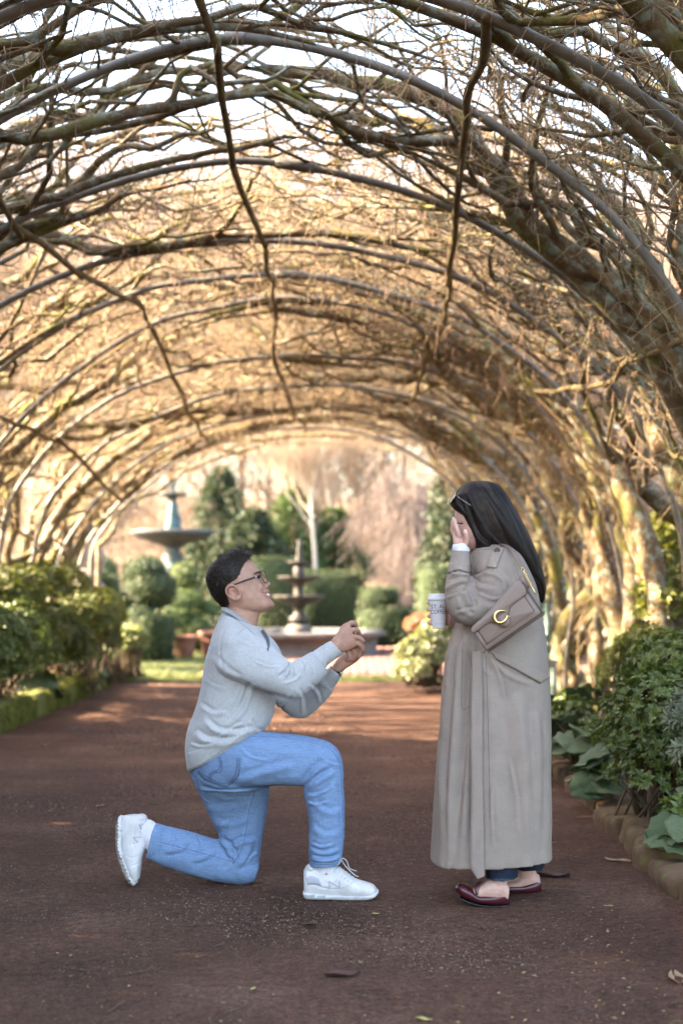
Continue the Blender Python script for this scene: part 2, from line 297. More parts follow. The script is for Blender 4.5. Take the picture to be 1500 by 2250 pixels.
while y < 17.4:
    L = RNG.uniform(.26, .42); o = link('stone', sm2[i % 5], moss_m if y < 16 else stone_m, kl) if y < 16 else link('stone', sm2[0].copy(), stone_m, kl)
    if y >= 16: o.data.materials.clear(); o.data.materials.append(stone_m)
    o.location = (-2.84+RNG.normal(0, .012), y+L/2, RNG.normal(.012, .012)); o.rotation_euler = (RNG.normal(0, .03), RNG.normal(0, .04), RNG.normal(0, .05)); o.scale = (RNG.uniform(.9, 1.1), L/.32*.98, RNG.uniform(.9, 1.1)); ys.append(y); y += L; i += 1
n = 15000; yy = RNG.uniform(7.5, 16.2, n); side = RNG.random(n) < .6; xx = np.where(side, -2.715+RNG.normal(0, .01, n), RNG.uniform(-2.96, -2.72, n)); zz = np.where(side, RNG.uniform(.02, .25, n), .238+RNG.normal(0, .008, n)); k = vnoise(np.stack([xx*0, yy, zz*.4], 1), 3.2) > -.12
pos = np.stack([xx, yy, zz], 1)[k]; n = len(pos); v, t = leaves(pos, np.array([.35, 0, -1.])+RNG.normal(0, .35, (n, 3)), rdir(n), RNG.uniform(.02, .06, n), .007, .2, .1)
link('moss', mkmesh('moss', v, None, t), leafmat('moss_fronds', [(.11, .13, .025), (.18, .22, .05), (.25, .28, .08), (.10, .07, .03)], .2, .9, .2), kl, kind='stuff')
# ================================================================= the tunnel: steel hoops, rails and the trees trained over them
HP = [   # depth, points of each hoop as seen, right foot round to left foot (feet given in metres)
 (5.58, [(1790, 640), (1700, 480), (1500, 285), (1375, 190), (1225, 108), (1065, 33), (950, -5), (780, -50), (560, -70), (330, -60), (120, -10), (-100, 90), (-350, 270), (-560, 500)], 2.45, -3.1),
 (6.90, [(1640, 1000), (1560, 800), (1480, 650), (1400, 540), (1325, 455), (1225, 378), (1050, 250), (890, 168), (750, 120), (620, 92), (480, 82), (300, 125), (150, 185), (0, 262), (-200, 410), (-400, 620), (-600, 900)], 2.2, -3.25),
 (8.10, [(1640, 1250), (1560, 1040), (1500, 928), (1452, 852), (1395, 768), (1280, 645), (1215, 588), (1110, 522), (985, 455), (850, 408), (700, 372), (550, 352), (420, 363), (280, 395), (120, 450), (0, 505), (-180, 610), (-330, 750), (-440, 950)], 2.3, -3.3),
 (9.40, [(1500, 1200), (1455, 1040), (1390, 900), (1340, 840), (1250, 758), (1100, 656), (990, 602), (750, 542), (550, 527), (400, 541), (200, 582), (0, 672), (-150, 790), (-280, 960)], 2.25, -3.3),
 (10.5, [(1420, 1260), (1385, 1130), (1332, 1010), (1260, 896), (1180, 812), (1080, 742), (1000, 692), (750, 618), (600, 602), (400, 621), (300, 641), (120, 725), (-20, 830), (-130, 960), (-190, 1080)], 2.25, -3.35),
 (11.7, [(1370, 1300), (1330, 1130), (1270, 1010), (1190, 905), (1100, 825), (1000, 760), (850, 690), (720, 662), (600, 654), (450, 682), (350, 704), (224, 775), (93, 877), (0, 975), (-60, 1080)], 2.25, -3.35),
 (12.9, [(1310, 1300), (1280, 1150), (1220, 1030), (1140, 930), (1040, 860), (900, 800), (740, 784), (597, 784), (467, 798), (327, 840), (233, 882), (120, 970), (40, 1070), (10, 1150)], 2.2, -3.3),
 (14.2, [(1260, 1300), (1225, 1160), (1160, 1050), (1080, 960), (960, 890), (820, 855), (700, 845), (607, 852), (490, 863), (383, 900), (299, 938), (224, 980), (140, 1060), (90, 1150)], 2.15, -3.3),
 (15.4, [(1220, 1310), (1185, 1180), (1120, 1070), (1040, 990), (930, 935), (800, 905), (700, 895), (630, 903), (513, 924), (400, 960), (310, 1010), (230, 1080), (160, 1170), (130, 1230)], 2.1, -3.3),
 (16.7, [(1180, 1310), (1140, 1180), (1080, 1085), (1000, 1010), (900, 955), (790, 925), (690, 918), (600, 930), (490, 960), (400, 1000), (310, 1060), (240, 1130), (180, 1220)], 2.05, -3.25),
 (18.0, [(1130, 1320), (1090, 1190), (1040, 1110), (960, 1035), (870, 978), (780, 948), (690, 940), (620, 942), (551, 952), (420, 998), (327, 1064), (252, 1134), (200, 1220)], 2.0, -3.2)]
RNG = np.random.default_rng(23)
HP = sorted(HP, key=lambda h: h[0]); MU = 96
def resample(c, m):
    s = np.concatenate([[0], np.cumsum(np.linalg.norm(np.diff(c, axis=0), axis=1))]); t = np.linspace(0, s[-1], m); return np.stack([np.interp(t, s, c[:, k]) for k in range(c.shape[1])], 1)
CUR = []
for d, pp_, xr, xl in HP:
    w = [np.array([xr, 0.0]), np.array([xr+.01, .5])]+[P(x, y, d)[[0, 2]] for x, y in pp_]+[np.array([xl-.01, .5]), np.array([xl, 0.0])]
    c = cr(np.array(w), 200); c = resample(c, MU)
    for _ in range(2): c[1:-1] = (c[:-2]+2*c[1:-1]+c[2:])/4
    CUR.append(c)
CUR = np.array(CUR); DD = np.array([h[0] for h in HP])
CURX = np.concatenate([CUR[:1], CUR[:1]*.5+CUR[1:2]*.5, CUR, CUR[-1:]]); CURX[1, :, 1] = CUR[0, :, 1]; CURX[1] = CUR[0]; DX = np.concatenate([[2.9, 4.3], DD, [19.2]])
ARC = 9.6
def shell(u, d, off):
    """point of the vault at arc position u (0 right foot, 1 left foot), depth d, offset outward"""
    k = np.interp(d, DX, np.arange(len(DX))); k0 = np.clip(k.astype(int), 0, len(DX)-2); fk = (k-k0)[..., None]; x = np.clip(u, 0, 1)*(MU-1); i0 = np.clip(x.astype(int), 0, MU-2); fx = (x-i0)[..., None]
    c = (CURX[k0, i0]*(1-fx)+CURX[k0, i0+1]*fx)*(1-fk)+(CURX[k0+1, i0]*(1-fx)+CURX[k0+1, i0+1]*fx)*fk
    ia, ib = np.clip(i0-2, 0, MU-1), np.clip(i0+3, 0, MU-1); t = unit(CURX[k0, ib]-CURX[k0, ia]); n = np.stack([t[..., 1], -t[..., 0]], -1); n = np.where((n*(c-np.array([-.55, 1.0]))).sum(-1, keepdims=True) < 0, -n, n)
    p = c+n*off[..., None]; return np.stack([p[..., 0], d, p[..., 1]], -1)
steel_m = mat('grey_steel_pipe', [(.15, .135, .11), (.24, .22, .185)], 14, .5, .1, .003, 120, spec=.5)
ORD = ['nearest', 'second', 'third', 'fourth', 'fifth', 'sixth', 'seventh', 'eighth', 'ninth', 'tenth', 'farthest']
for i, (c, d) in enumerate(zip(CUR, DD)):
    t = thing('steel_hoop', f'{ORD[i]} grey pipe hoop of the garden tunnel counting away from the couple' if i else 'nearest grey pipe hoop of the tunnel, cut off by the top of the picture', 'hoop', (c[0][0], d, 0), 'pipe hoops that carry the tunnel')
    W = np.stack([c[:, 0], np.full(MU, d), c[:, 1]], 1); mb = MB(); mb.tube(W, .0215 if i > 1 else .024, 10); mb.build('pipe', steel_m, t)
    for f in (.2, .5, .8):
        j = int(f*MU)+int(RNG.integers(-4, 4)); mb = MB(); mb.tube(W[j:j+3], .031, 10); mb.build('coupling', steel_m, t)
rail_m = mat('mossy_wood_rail', [(.08, .055, .03), (.15, .11, .055), (.20, .19, .07)], 9, .9, .6, .006, 60)
def rail(pts, label, r=.022):
    t = thing('wooden_rail', label, 'rail', tuple(P(*pts[0])), 'rails tied along the inside of the tunnel'); W = np.array([P(*p)+np.array([0, 0, -.035]) for p in pts])
    for a, b in zip(W[:-1], W[1:]):
        e = (b-a)*.05; q = cr([a-e, a*.66+b*.34+RNG.normal(0, .012, 3), a*.33+b*.67+RNG.normal(0, .012, 3), b+e+np.array([0, 0, -.012])], 12); mb = MB(); mb.tube(q, r*np.linspace(1, .85, 12)*(1+RNG.normal(0, .05, 12)), 8); mb.build('pole', rail_m, t)
rail([(425, -60, 5.58), (478, 84, 6.9), (514, 356, 8.1), (583, 527, 9.4), (600, 604, 10.5), (604, 655, 11.7), (604, 784, 12.9), (628, 852, 14.2), (645, 902, 15.4), (665, 919, 16.7), (672, 940, 18)], 'wooden rail running along the middle of the tunnel roof')
rail([(1066, 33, 5.58), (1026, 243, 6.9), (1000, 462, 8.1), (985, 602, 9.4), (978, 685, 10.5), (958, 740, 11.7), (930, 805, 12.9), (905, 872, 14.2)], 'wooden rail up the right shoulder of the tunnel roof')
rail([(-150, 200, 6.9), (40, 490, 8.1), (175, 590, 9.4), (290, 645, 10.5), (335, 714, 11.7), (380, 820, 12.9), (410, 890, 14.2), (440, 945, 15.4), (462, 972, 16.7)], 'wooden rail along the left shoulder of the tunnel roof')
rail([(-330, 830, 9.4), (-60, 880, 10.5), (45, 925, 11.7), (130, 960, 12.9), (262, 1085, 14.2)], 'low wooden rail across the left side of the tunnel', .02)
rail([(1560, 700, 6.9), (1395, 770, 8.1), (1330, 830, 9.4), (1215, 850, 10.5), (1120, 840, 11.7)], 'low pale wooden rail across the right side of the tunnel', .02)
# ---- bark
bark_m, _nt, _b = nodes('mossy_bark'); c = ramp(_nt, tex(_nt, 5, 6, .65), [(.3, (.10, .064, .034)), (.6, (.21, .145, .082)), (.75, (.33, .26, .17))])
c = mixc(_nt, c, (.30, .33, .27), ramp(_nt, tex(_nt, 16, 5, .7), [(.50, (0, 0, 0)), (.60, (.9, .9, .9))])); c = mixc(_nt, c, (.17, .165, .03), ramp(_nt, tex(_nt, 3.1, 4, .6), [(.5, (0, 0, 0)), (.66, (.8, .8, .8))]))
_nt.links.new(c, _b.inputs['Base Color']); _b.inputs['Roughness'].default_value = .9; _b.inputs['Specular IOR Level'].default_value = .25; p_ = bump(_nt, _b, tex(_nt, 30, 7, .7), .8, .012); bump(_nt, _b, tex(_nt, 120, 5, .7), .5, .004, p_)
twig_m = mat('brown_twig', [(.20, .14, .085), (.34, .25, .15), (.48, .37, .24)], 3, .85, spec=.25, island=.25); catkin_m = mat('dry_catkin', [(.22, .14, .11), (.36, .25, .19)], 3, .9, spec=.2, island=.3)
def walk(u0, d0, o0, th, L, m, wa, so, lo=.03, hi=.42, pull=.12, th0=None, ease=0):
    """vectorised wander over the vault; returns points (n, m, 3) and states"""
    n = len(u0); u, d, o = u0.copy(), d0.copy(), o0.copy(); th = th.copy(); base = th.copy() if th0 is None else th0; tr = RNG.normal(0, 1, n)*wa; vo = np.zeros(n); PT, ST = [], []
    for k in range(m):
        PT.append(shell(u, d, o)); ST.append((u.copy(), d.copy(), o.copy(), th.copy())); ds = L/(m-1); tr = .55*tr+RNG.normal(0, 1, n)*wa*.6; th = th+tr*(min(1, .18+k/ease) if ease else 1)-(th-base)*pull
        u = u+ds*np.cos(th)/ARC; d = d+ds*np.sin(th); vo = .6*vo+RNG.normal(0, 1, n)*so; o = o+vo*ds; o = np.clip(o, lo, hi)
    return np.stack(PT, 1), ST
def vault_tree(side, d0, label, dense=1.0, stems=3, group=None):
    s = 1 if side == 'R' else -1; name = 'trained_tree'; ub = .0 if s > 0 else 1.0; x = shell(np.array([ub]), np.array([d0]), np.array([.12]))[0]
    t = thing(name, label, 'tree', (x[0], d0, 0), group)
    n = 5 if d0 < 7.9 else 3; u0 = np.full(n, ub); dd = d0+RNG.uniform(-.07, .07, n); o0 = RNG.uniform(.0, .22, n); b = RNG.uniform(-.36, .36, n); L = RNG.uniform(3.8, 6.6, n); th = (0 if s > 0 else math.pi)+s*b; m = 46
    PT, ST = walk(u0, dd, o0, th, L, m, .085, .42, .0, .55, .05, ease=20); PT[:, 0, 2] -= .08; R0 = RNG.uniform(.048, .088, n) if s > 0 and d0 > 7.4 else RNG.uniform(.034, .066, n); tt = np.linspace(0, 1, m); R = R0[:, None]*(1.15*(1-tt)**.72+.10)[None]; R[:, :4] *= np.array([1.45, 1.2, 1.08, 1.0]); R *= 1+RNG.normal(0, .035, R.shape)
    mb = MB(); v, q = batch_tubes(PT, R, 9); mb.add(v, q); tr = mb.build('trunk', bark_m, t)
    def kids(ST, m, n_each, lo, ang, Lr, r_, mm, so, hi=.5, bias=0):
        S = [np.stack([st[k] for st in ST], 1) for k in range(4)]; n0 = S[0].shape[0]; idx = np.repeat(np.arange(n0), n_each); k = np.floor(RNG.uniform(lo, .97, len(idx))*m).astype(int); sg = np.where(RNG.random(len(idx)) < .5, -1, 1)
        u, d, o, th = (S[j][idx, k] for j in range(4)); th = th+sg*RNG.uniform(*ang, len(idx)); return idx, k, *walk(u, d, o, th, RNG.uniform(*Lr, len(idx)), mm, .16, so, .02, hi, .05)
    nb = int((7.5 if d0 < 8.5 else 13)*dense); i1, k1, P1, S1 = kids(ST, m, nb, .26, (.2, 1.15), (.8, 2.4), None, 16, .45); R1 = np.minimum(R[i1, k1]*.62, RNG.uniform(.009, .029, len(i1)))[:, None]*(1.05*(1-np.linspace(0, 1, 16))**.8+.12)[None]
    mb = MB(); v, q = batch_tubes(P1, R1, 6); mb.add(v, q); mb.build('limbs', bark_m, t, kind='stuff')
    nc = int((6 if d0 < 8 else 7)*dense); i2, k2, P2, S2 = kids(S1, 16, nc, .15, (.3, 1.5), (.35, 1.2), None, 9, .9, .7)
    uu, dd_ = S2[4][0], S2[4][1]; gap = np.exp(-((uu-.53)/.10)**2-((dd_-7.4)/1.1)**2); ok = RNG.random(len(uu)) > gap*.85; i2, k2, P2 = i2[ok], k2[ok], P2[ok]; R2 = np.minimum(R1[i2, k2]*.6, RNG.uniform(.0035, .007, len(i2)))[:, None]*(1-np.linspace(0, 1, 9)*.75)[None]; mb = MB(); v, q = batch_tubes(P2, R2, 4); mb.add(v, q)
    ntw = int((6.4 if d0 < 9 else 7)*dense); idx = np.repeat(np.arange(len(P2)), ntw); k = RNG.integers(1, 9, len(idx)); a = P2[idx, k]; dr = unit(unit(P2[idx, np.minimum(k+1, 8)]-P2[idx, k-1])*.7+rdir(len(idx))*.9+np.array([0, 0, -.10])); Lt = RNG.uniform(.10, .34, len(idx))[:, None]
    p1 = a+dr*Lt*.5+RNG.normal(0, .012, a.shape); p2 = a+dr*Lt+RNG.normal(0, .03, a.shape); v, q = batch_tubes(np.stack([a, p1, p2], 1), np.array([[.0026, .0019, .0010]])*RNG.uniform(.7, 1.4, (len(a), 1)), 3); mb.add(v, q); mb.build('twigs', twig_m, t, kind='stuff')
    nk = int(len(a)*.38*dense); s_ = RNG.choice(len(a), nk); c0 = p2[s_]; Lk = RNG.uniform(.04, .15, nk)[:, None]; sw_ = RNG.normal(0, .012, (nk, 3)); v, q = batch_tubes(np.stack([c0, c0+np.array([0, 0, -.5])*Lk+sw_, c0+np.array([0, 0, -1])*Lk+sw_*1.4], 1), np.array([[.0009, .0024, .0015]])*RNG.uniform(.8, 1.4, (nk, 1)), 3)
    mb = MB(); mb.add(v, q); mb.build('catkins', catkin_m, t, kind='stuff'); return t
NB = 17; Rn = np.linspace(4.1, 18.0, NB)
for i, d0 in enumerate(Rn):
    far = d0 > 11.5
    for s in 'RL':
        sd = 'right' if s == 'R' else 'left'
        hk = int(np.argmin(np.abs(DD-d0))); rel = 'just before' if d0 < DD[hk]-.05 else ('just past' if d0 > DD[hk]+.05 else 'level with'); HN = ORD[hk]+(' of all' if hk == 10 else '')
        if d0 < 7.6: lb = f'leaning trained tree rooted outside the {sd} of the picture, {rel} the {HN} hoop' if i > 1 else f'trained tree reaching in from the {sd} over the tunnel front, ' + ('nearest of all' if i == 0 else 'next'); g = f'trained trees on the {sd} side rooted outside the picture'
        elif s == 'R' and d0 < 13:
            lb = ['tall mossy trained tree rising from the round leaved plants at the right edge', 'forked trained tree behind the dense green shrub on the right', 'slanting trained tree beside the pale pipe foot on the right', 'thick trained tree standing next behind the woman\'s handbag', 'trained tree rising straight behind the woman\'s dark hair', 'slim trained tree partly hidden by the woman\'s coat', 'trained tree just left of the mossy ones behind the woman'][min(6, i-5) if i >= 5 else 0]; g = 'trained trees on the right side of the tunnel'
        else: lb = f'mossy trained tree on the {sd} side standing {rel} the {HN} hoop'; g = f'trained trees on the {sd} side of the tunnel, ' + ('far' if d0 > 10.5 else 'near') + ' stretch'
        vault_tree(s, d0+RNG.uniform(-.15, .15), lb, .9 if d0 < 8 else (.72 if s == 'L' and d0 > 10 else .92), 3, g)
# ================================================================= shrubs, big-leaved plants and hedges
stem_m = mat('shrub_stem', [(.07, .05, .03), (.13, .10, .06)], 20, .9, .3, .004, 80)
def ellips(n, c, r, rough=.22, lo=.75, f=1.6, flat=.0):
    d = rdir(n); d[:, 2] = np.abs(d[:, 2])*(1-flat)-.18*(1-np.abs(d[:, 2])); d = unit(d); k = 1+rough*vnoise(d, f, c[0]+c[1])+rough*.5*vnoise(d, f*3, c[1]); s = RNG.uniform(lo, 1, n)**.6*k; return np.asarray(c)+d*np.asarray(r)*s[:, None], d
def shrub(name, label, cat, blobs, nros, L, W, m, per=7, group=None, stems=14, hang=.0, spread=1.0, lo=.7):
    """blobs: (centre, radii); rosettes of leaves over lumpy masses, with woody stems inside"""
    c0 = np.mean([b[0] for b in blobs], 0); base = np.array([c0[0], c0[1], .06]); t = thing(name, label, cat, tuple(base), group); vol = np.array([np.prod(b[1])**.66 for b in blobs]); mb = MB(); tips = []
    for (c, r), w in zip(blobs, vol/vol.sum()):
        n = int(nros*w); p, d = ellips(n, c, r, lo=lo); d = unit(d+rdir(n)*.5+np.array([0, 0, .35])); a = unit(np.cross(d, rdir(n))); b = np.cross(d, a); tips.append(p)
        for j in range(per):
            an = 2*np.pi*j/per+RNG.uniform(0, .6, n); el = RNG.uniform(.25, .8, n)*spread; ld = unit((a*np.cos(an)[:, None]+b*np.sin(an)[:, None])*np.cos(el)[:, None]+d*np.sin(el)[:, None]-np.array([0, 0, hang])); v, tt = leaves(p-d*.004, ld, d, L*RNG.uniform(.65, 1.15, n), W*RNG.uniform(.8, 1.15, n)); mb.add(v, None, tt)
    mb.build('foliage', m, t, kind='stuff'); tips = np.concatenate(tips); e = tips[RNG.choice(len(tips), min(len(tips), stems*6))]; st = base+RNG.normal(0, .10, (len(e), 3))*[1, 1, 0]; e = e[:stems*6]; st = st[:stems*6]; mid = st*.45+e*.55+RNG.normal(0, .05, e.shape)+np.array([0, 0, -.05])
    if not stems: return t
    v, q = batch_tubes(np.stack([st, mid, e], 1), np.array([[.010, .006, .002]])*RNG.uniform(.6, 1.2, (len(e), 1)), 4); mb = MB(); mb.add(v, q); mb.build('stems', stem_m, t, kind='stuff'); return t
g1 = leafmat('glossy_green_leaf', [(.05, .085, .018), (.08, .125, .028), (.12, .17, .036), (.18, .22, .055)], .25, .38)
g2 = leafmat('grey_green_leaf', [(.075, .10, .055), (.11, .14, .085), (.16, .18, .12)], .2, .45); g3 = leafmat('yellow_green_leaf', [(.13, .17, .03), (.22, .25, .05), (.30, .30, .08)], .35, .4)
g4 = leafmat('dark_green_leaf', [(.035, .06, .013), (.07, .11, .024), (.12, .17, .035), (.18, .22, .05)], .2, .4); g5 = leafmat('bronze_green_leaf', [(.07, .10, .022), (.11, .145, .035), (.17, .16, .04), (.08, .13, .03)], .3, .5)
def PB(px, py, d, rx, ry, rz): return (P(px, py, d), (rx, ry, rz))
shrub('green_shrub', 'dense bright green shrub with small rosette leaves spilling over the right kerb', 'shrub', [PB(1455, 1610, 6.7, .30, .4, .34), PB(1500, 1480, 6.9, .30, .36, .22), PB(1430, 1700, 6.6, .20, .3, .16), PB(1400, 1580, 7.3, .15, .25, .18), PB(1540, 1620, 6.6, .34, .4, .34)], 2100, .034, .015, g1)
shrub('green_shrub', 'shrub with narrow grey green leaves at the right edge of the picture', 'shrub', [PB(1508, 1580, 6.05, .09, .14, .13), PB(1530, 1660, 6.0, .1, .14, .12)], 170, .055, .014, g2, 8, stems=0)
shrub('green_shrub', 'low yellow tinged shrub at the right edge over the big leaves', 'shrub', [PB(1497, 1790, 5.95, .07, .10, .07)], 45, .05, .02, g1, 6, stems=0)
shrub('green_shrub', 'sunlit yellow green shrub between the trunks on the right', 'shrub', [PB(1430, 1430, 8.6, .22, .3, .16), PB(1400, 1470, 8.9, .22, .3, .2), PB(1350, 1500, 9.2, .12, .2, .16)], 700, .035, .015, g3)
shrub('green_shrub', 'small leafy shrub low beside the coat hem on the right', 'shrub', [PB(1265, 1590, 9.3, .14, .25, .16), PB(1300, 1640, 8.6, .16, .25, .16), PB(1250, 1560, 10.2, .16, .3, .14)], 420, .045, .022, g1, 6)
shrub('green_shrub', 'bright sunlit leaves beyond the trunks at the right edge', 'shrub', [PB(1490, 1330, 10.5, .35, .4, .45), PB(1520, 1200, 11, .4, .4, .4)], 700, .06, .03, g3, 6)
shrub('green_shrub', 'dark green shrub at the left edge behind the mossy kerb', 'shrub', [PB(-40, 1420, 11.8, .42, .6, .40), PB(45, 1400, 12.6, .3, .5, .32), PB(-60, 1480, 11.5, .3, .3, .2), PB(-150, 1390, 11.7, .45, .5, .5), PB(20, 1465, 12.2, .25, .5, .22), PB(90, 1445, 13, .2, .4, .2)], 3600, .045, .018, g4, 6)
shrub('green_shrub', 'bronze and yellow green shrub in the middle of the left bed', 'shrub', [PB(105, 1395, 13.8, .34, .6, .32), PB(190, 1370, 15.2, .34, .6, .32), PB(140, 1415, 14.0, .3, .4, .24), PB(170, 1440, 14.2, .2, .5, .18), PB(225, 1410, 15.6, .2, .5, .22)], 3200, .05, .02, g5, 6)
shrub('green_shrub', 'yellow tipped rounded shrub at the far end of the left bed', 'shrub', [PB(205, 1330, 15.8, .36, .5, .18), PB(235, 1360, 16.2, .22, .4, .25)], 700, .05, .02, g3, 6)
shrub('green_shrub', 'tall loose green shrub under the left trunks', 'shrub', [PB(50, 1300, 14.2, .5, .5, .30), PB(110, 1290, 15.6, .45, .5, .28), PB(10, 1330, 13.2, .4, .5, .28)], 1500, .06, .024, g5, 6)
var_m = leafmat('variegated_leaf', [(.20, .26, .10), (.45, .48, .30), (.62, .62, .48), (.30, .36, .12)], .35, .4)
shrub('variegated_shrub', 'pale variegated plant at the end of the left kerb', 'shrub', [PB(285, 1410, 16.9, .2, .25, .17)], 260, .11, .03, leafmat('strap_leaf', [(.10, .15, .05), (.25, .30, .12), (.40, .42, .24)], .3), 6)
shrub('variegated_shrub', 'sunlit cream and green shrub left of the woman\'s coat', 'shrub', [PB(935, 1440, 15.6, .30, .35, .26), PB(965, 1405, 15.9, .25, .35, .26), PB(905, 1475, 15.2, .18, .3, .12)], 800, .075, .045, var_m, 6)
shrub('red_shrub', 'low coral leaved shrub under the coffee cup', 'shrub', [PB(925, 1375, 18.0, .22, .3, .14)], 300, .05, .03, leafmat('coral_leaf', [(.35, .12, .07), (.5, .22, .12), (.3, .16, .08)], .3), 6)
# round-leaved plants: every big leaf a part sharing one of four leaf meshes
def bigleaf(seed, ruff=.06, cup=.22):
    r = np.random.default_rng(seed); n, k = 26, 6; mb = MB(); V = [[0, 0, 0]]
    for i in range(1, k+1):
        for j in range(n):
            a = 2*np.pi*j/n; s = i/k; e = 1+.07*math.cos(a*9+seed)*s+.05*math.cos(a*4+seed); notch = 1-.55*math.exp(-((a-math.pi+0)/.22)**2) if True else 1
            R = s*e*notch; rib = .035*math.cos(a*9+seed)*s; V.append([R*math.cos(a), R*math.sin(a)*.95, cup*(s**2)*(.6+.5*math.cos(a*2+seed))*-.5+rib+ruff*math.sin(a*6+seed)*s**2])
    V = np.array(V); q = []; t = [[0, 1+j, 1+(j+1) % n] for j in range(n)]
    for i in range(k-1):
        for j in range(n): a = 1+i*n+j; b = 1+i*n+(j+1) % n; q.append([a, a+n, b+n, b])
    V2 = V+np.array([0, 0, -.018]); N = len(V); q = np.array(q); t = np.array(t); rim = 1+(k-1)*n+np.arange(n); r2 = np.roll(rim, -1); q = np.concatenate([q, q[:, ::-1]+N, np.stack([rim, rim+N, r2+N, r2], 1)]); t = np.concatenate([t, t[:, ::-1]+N]); return mkmesh('leaf', np.concatenate([V, V2]), q, t)
BL = [bigleaf(i) for i in range(4)]
bl_m, _nt, _b = nodes('round_leaf'); _o = _nt.nodes.new('ShaderNodeObjectInfo'); c = ramp(_nt, _o.outputs['Random'], [(0, (.07, .12, .045)), (.5, (.13, .18, .085)), (1, (.19, .24, .13))]); c = mixc(_nt, c, ramp(_nt, tex(_nt, 5, 5), [(.3, (.8, .8, .8)), (.7, (1.2, 1.2, 1.15))]), 1, 'MULTIPLY'); _nt.links.new(c, _b.inputs['Base Color']); _b.inputs['Roughness'].default_value = .5; _b.inputs['Subsurface Weight'].default_value = .0; bump(_nt, _b, tex(_nt, 14, 6, .7), .5, .02)
_t = _nt.nodes.new('ShaderNodeBsdfTranslucent'); _nt.links.new(c, _t.inputs[0]); _ms = _nt.nodes.new('ShaderNodeMixShader'); _ms.inputs[0].default_value = .25; _nt.links.new(_b.outputs[0], _ms.inputs[1]); _nt.links.new(_t.outputs[0], _ms.inputs[2]); _nt.links.new(_ms.outputs[0], _nt.nodes['Material Output'].inputs[0])
STK = mkmesh('stalk', *batch_tubes(np.array([[[0, 0, 0], [.15, 0, .35], [.5, 0, .75], [1, 0, 1]]], float), np.full((1, 4), .03), 6))
def bigplant(label, x, y, n, size, spread, zb=.08, zr=(.12, .34), cat='plant', face=None, name='round_leaved_plant'):
    t = thing(name, label, cat, (x, y, zb), 'broad leaved plants in the beds')
    for i in range(n):
        a = RNG.uniform(0, 2*np.pi) if face is None else face+RNG.uniform(-1.3, 1.3); r = spread*RNG.uniform(.35, 1); z = RNG.uniform(*zr)*(1.1-.5*r/spread)
        o = link('leaf', BL[i % 4], bl_m, t); o.matrix_parent_inverse = Matrix.Identity(4); o.location = (r*math.cos(a), r*math.sin(a), z); o.rotation_euler = (RNG.normal(0, .30), .35+RNG.normal(0, .28), a); o.rotation_euler.rotate_axis('Z', 0); s = size*RNG.uniform(.7, 1.15); o.scale = (s, s, s)
        k = link('stalk', STK, stem_m, t); k.matrix_parent_inverse = Matrix.Identity(4); k.location = (0, 0, 0); k.rotation_euler = (0, 0, a); k.scale = (max(.02, r-.3*s), .12, z)
    return t
bigplant('broad leaved plant hanging over the kerb in the right foreground', 1.43, 5.85, 9, .10, .17, .06, (.10, .22), face=3.4)
bigplant('broad leaved plant spilling onto the path beside the right shrub', 1.36, 7.35, 13, .115, .22, .08, (.12, .30), face=3.3)
bigplant('patch of broad leaves under the right shrub', 1.75, 6.6, 9, .10, .24, .04, (.05, .17))
bigplant('clump of round leaves beside the hem of the long coat', 1.36, 8.5, 16, .125, .28, .10, (.16, .40))
bigplant('grey green round leaves behind the coat hem', 1.48, 9.7, 14, .13, .34, .08, (.18, .44))
bigplant('round leaves at the foot of the right trunks', 1.8, 10.4, 11, .11, .4, .08, (.2, .5))
bigplant('broad leaf plant showing grey leaves at the right edge', 1.56, 6.25, 8, .10, .16, .12, (.14, .30))
bigplant('broad glossy leaves over the mossy kerb on the left', -3.05, 13.3, 9, .14, .3, .1, (.12, .34), face=-.3)
bigplant('big bright leaves at the left edge above the dark shrub', -3.3, 13.0, 6, .17, .32, .6, (.5, .7), face=-1.2)
bigplant('dark broad leaves at the far end of the mossy kerb', -2.95, 15.6, 9, .12, .26, .1, (.12, .3), face=-.6)
# low hedge of undergrowth that closes both sides behind the trunks
def thicket(name, label, x, y, w, h, n, m, L=.09, W=.045, cat='hedge', group=None, dl=None):
    dl = dl or w; return shrub(name, label, cat, [((x, y, h*.45), (w, dl, h*.62))], n, L, W, m, 5, group, 20, lo=.55)
for i, (x, y, w, h) in enumerate([(4.6, 6.5, 1.0, 2.1), (4.9, 8.6, 1.1, 2.3), (4.7, 10.8, 1.1, 2.0), (4.4, 13, 1.2, 1.9), (4.6, 15.5, 1.3, 2.1), (3.9, 18, 1.2, 1.9), (3.2, 20.5, 1.1, 1.6)]):
    thicket('evergreen_shrub', 'dark evergreen shrub behind the right trunks, ' + ['opposite the couple', 'next past the couple', 'behind the pale pipe feet', 'level with the fourth hoop', 'behind the garden bench', 'beside the end of the tunnel', 'past the end of the tunnel'][i], x, y, w, h, 900, g4 if i % 3 else g1, .10, .05, 'shrub', 'dark evergreens behind the right trunks')
for i, (x, y, w, h) in enumerate([(-5.6, 13.2, .9, 1.1), (-5.2, 16.5, .9, .9), (-5.4, 19.5, 1.0, .9)]):
    thicket('evergreen_shrub', 'low dark shrub behind the left trunks, ' + ['behind the bronze green shrub', 'at the end of the bed', 'beyond the last hoop'][i], x, y, w, h, 500, g5, .08, .04, 'shrub', 'low shrubs behind the left trunks')
shrub('leafy_shrub', 'tall bright green leaves outside the tunnel at the upper right', 'shrub', [((3.6, 9.0, 3.9), (.6, .7, .9)), ((3.9, 9.5, 2.7), (.5, .6, .8)), ((3.3, 8.4, 4.6), (.4, .5, .5))], 900, .10, .045, leafmat('laurel_leaf', [(.07, .14, .025), (.12, .22, .04), (.2, .30, .06)], .4), 6, stems=12)
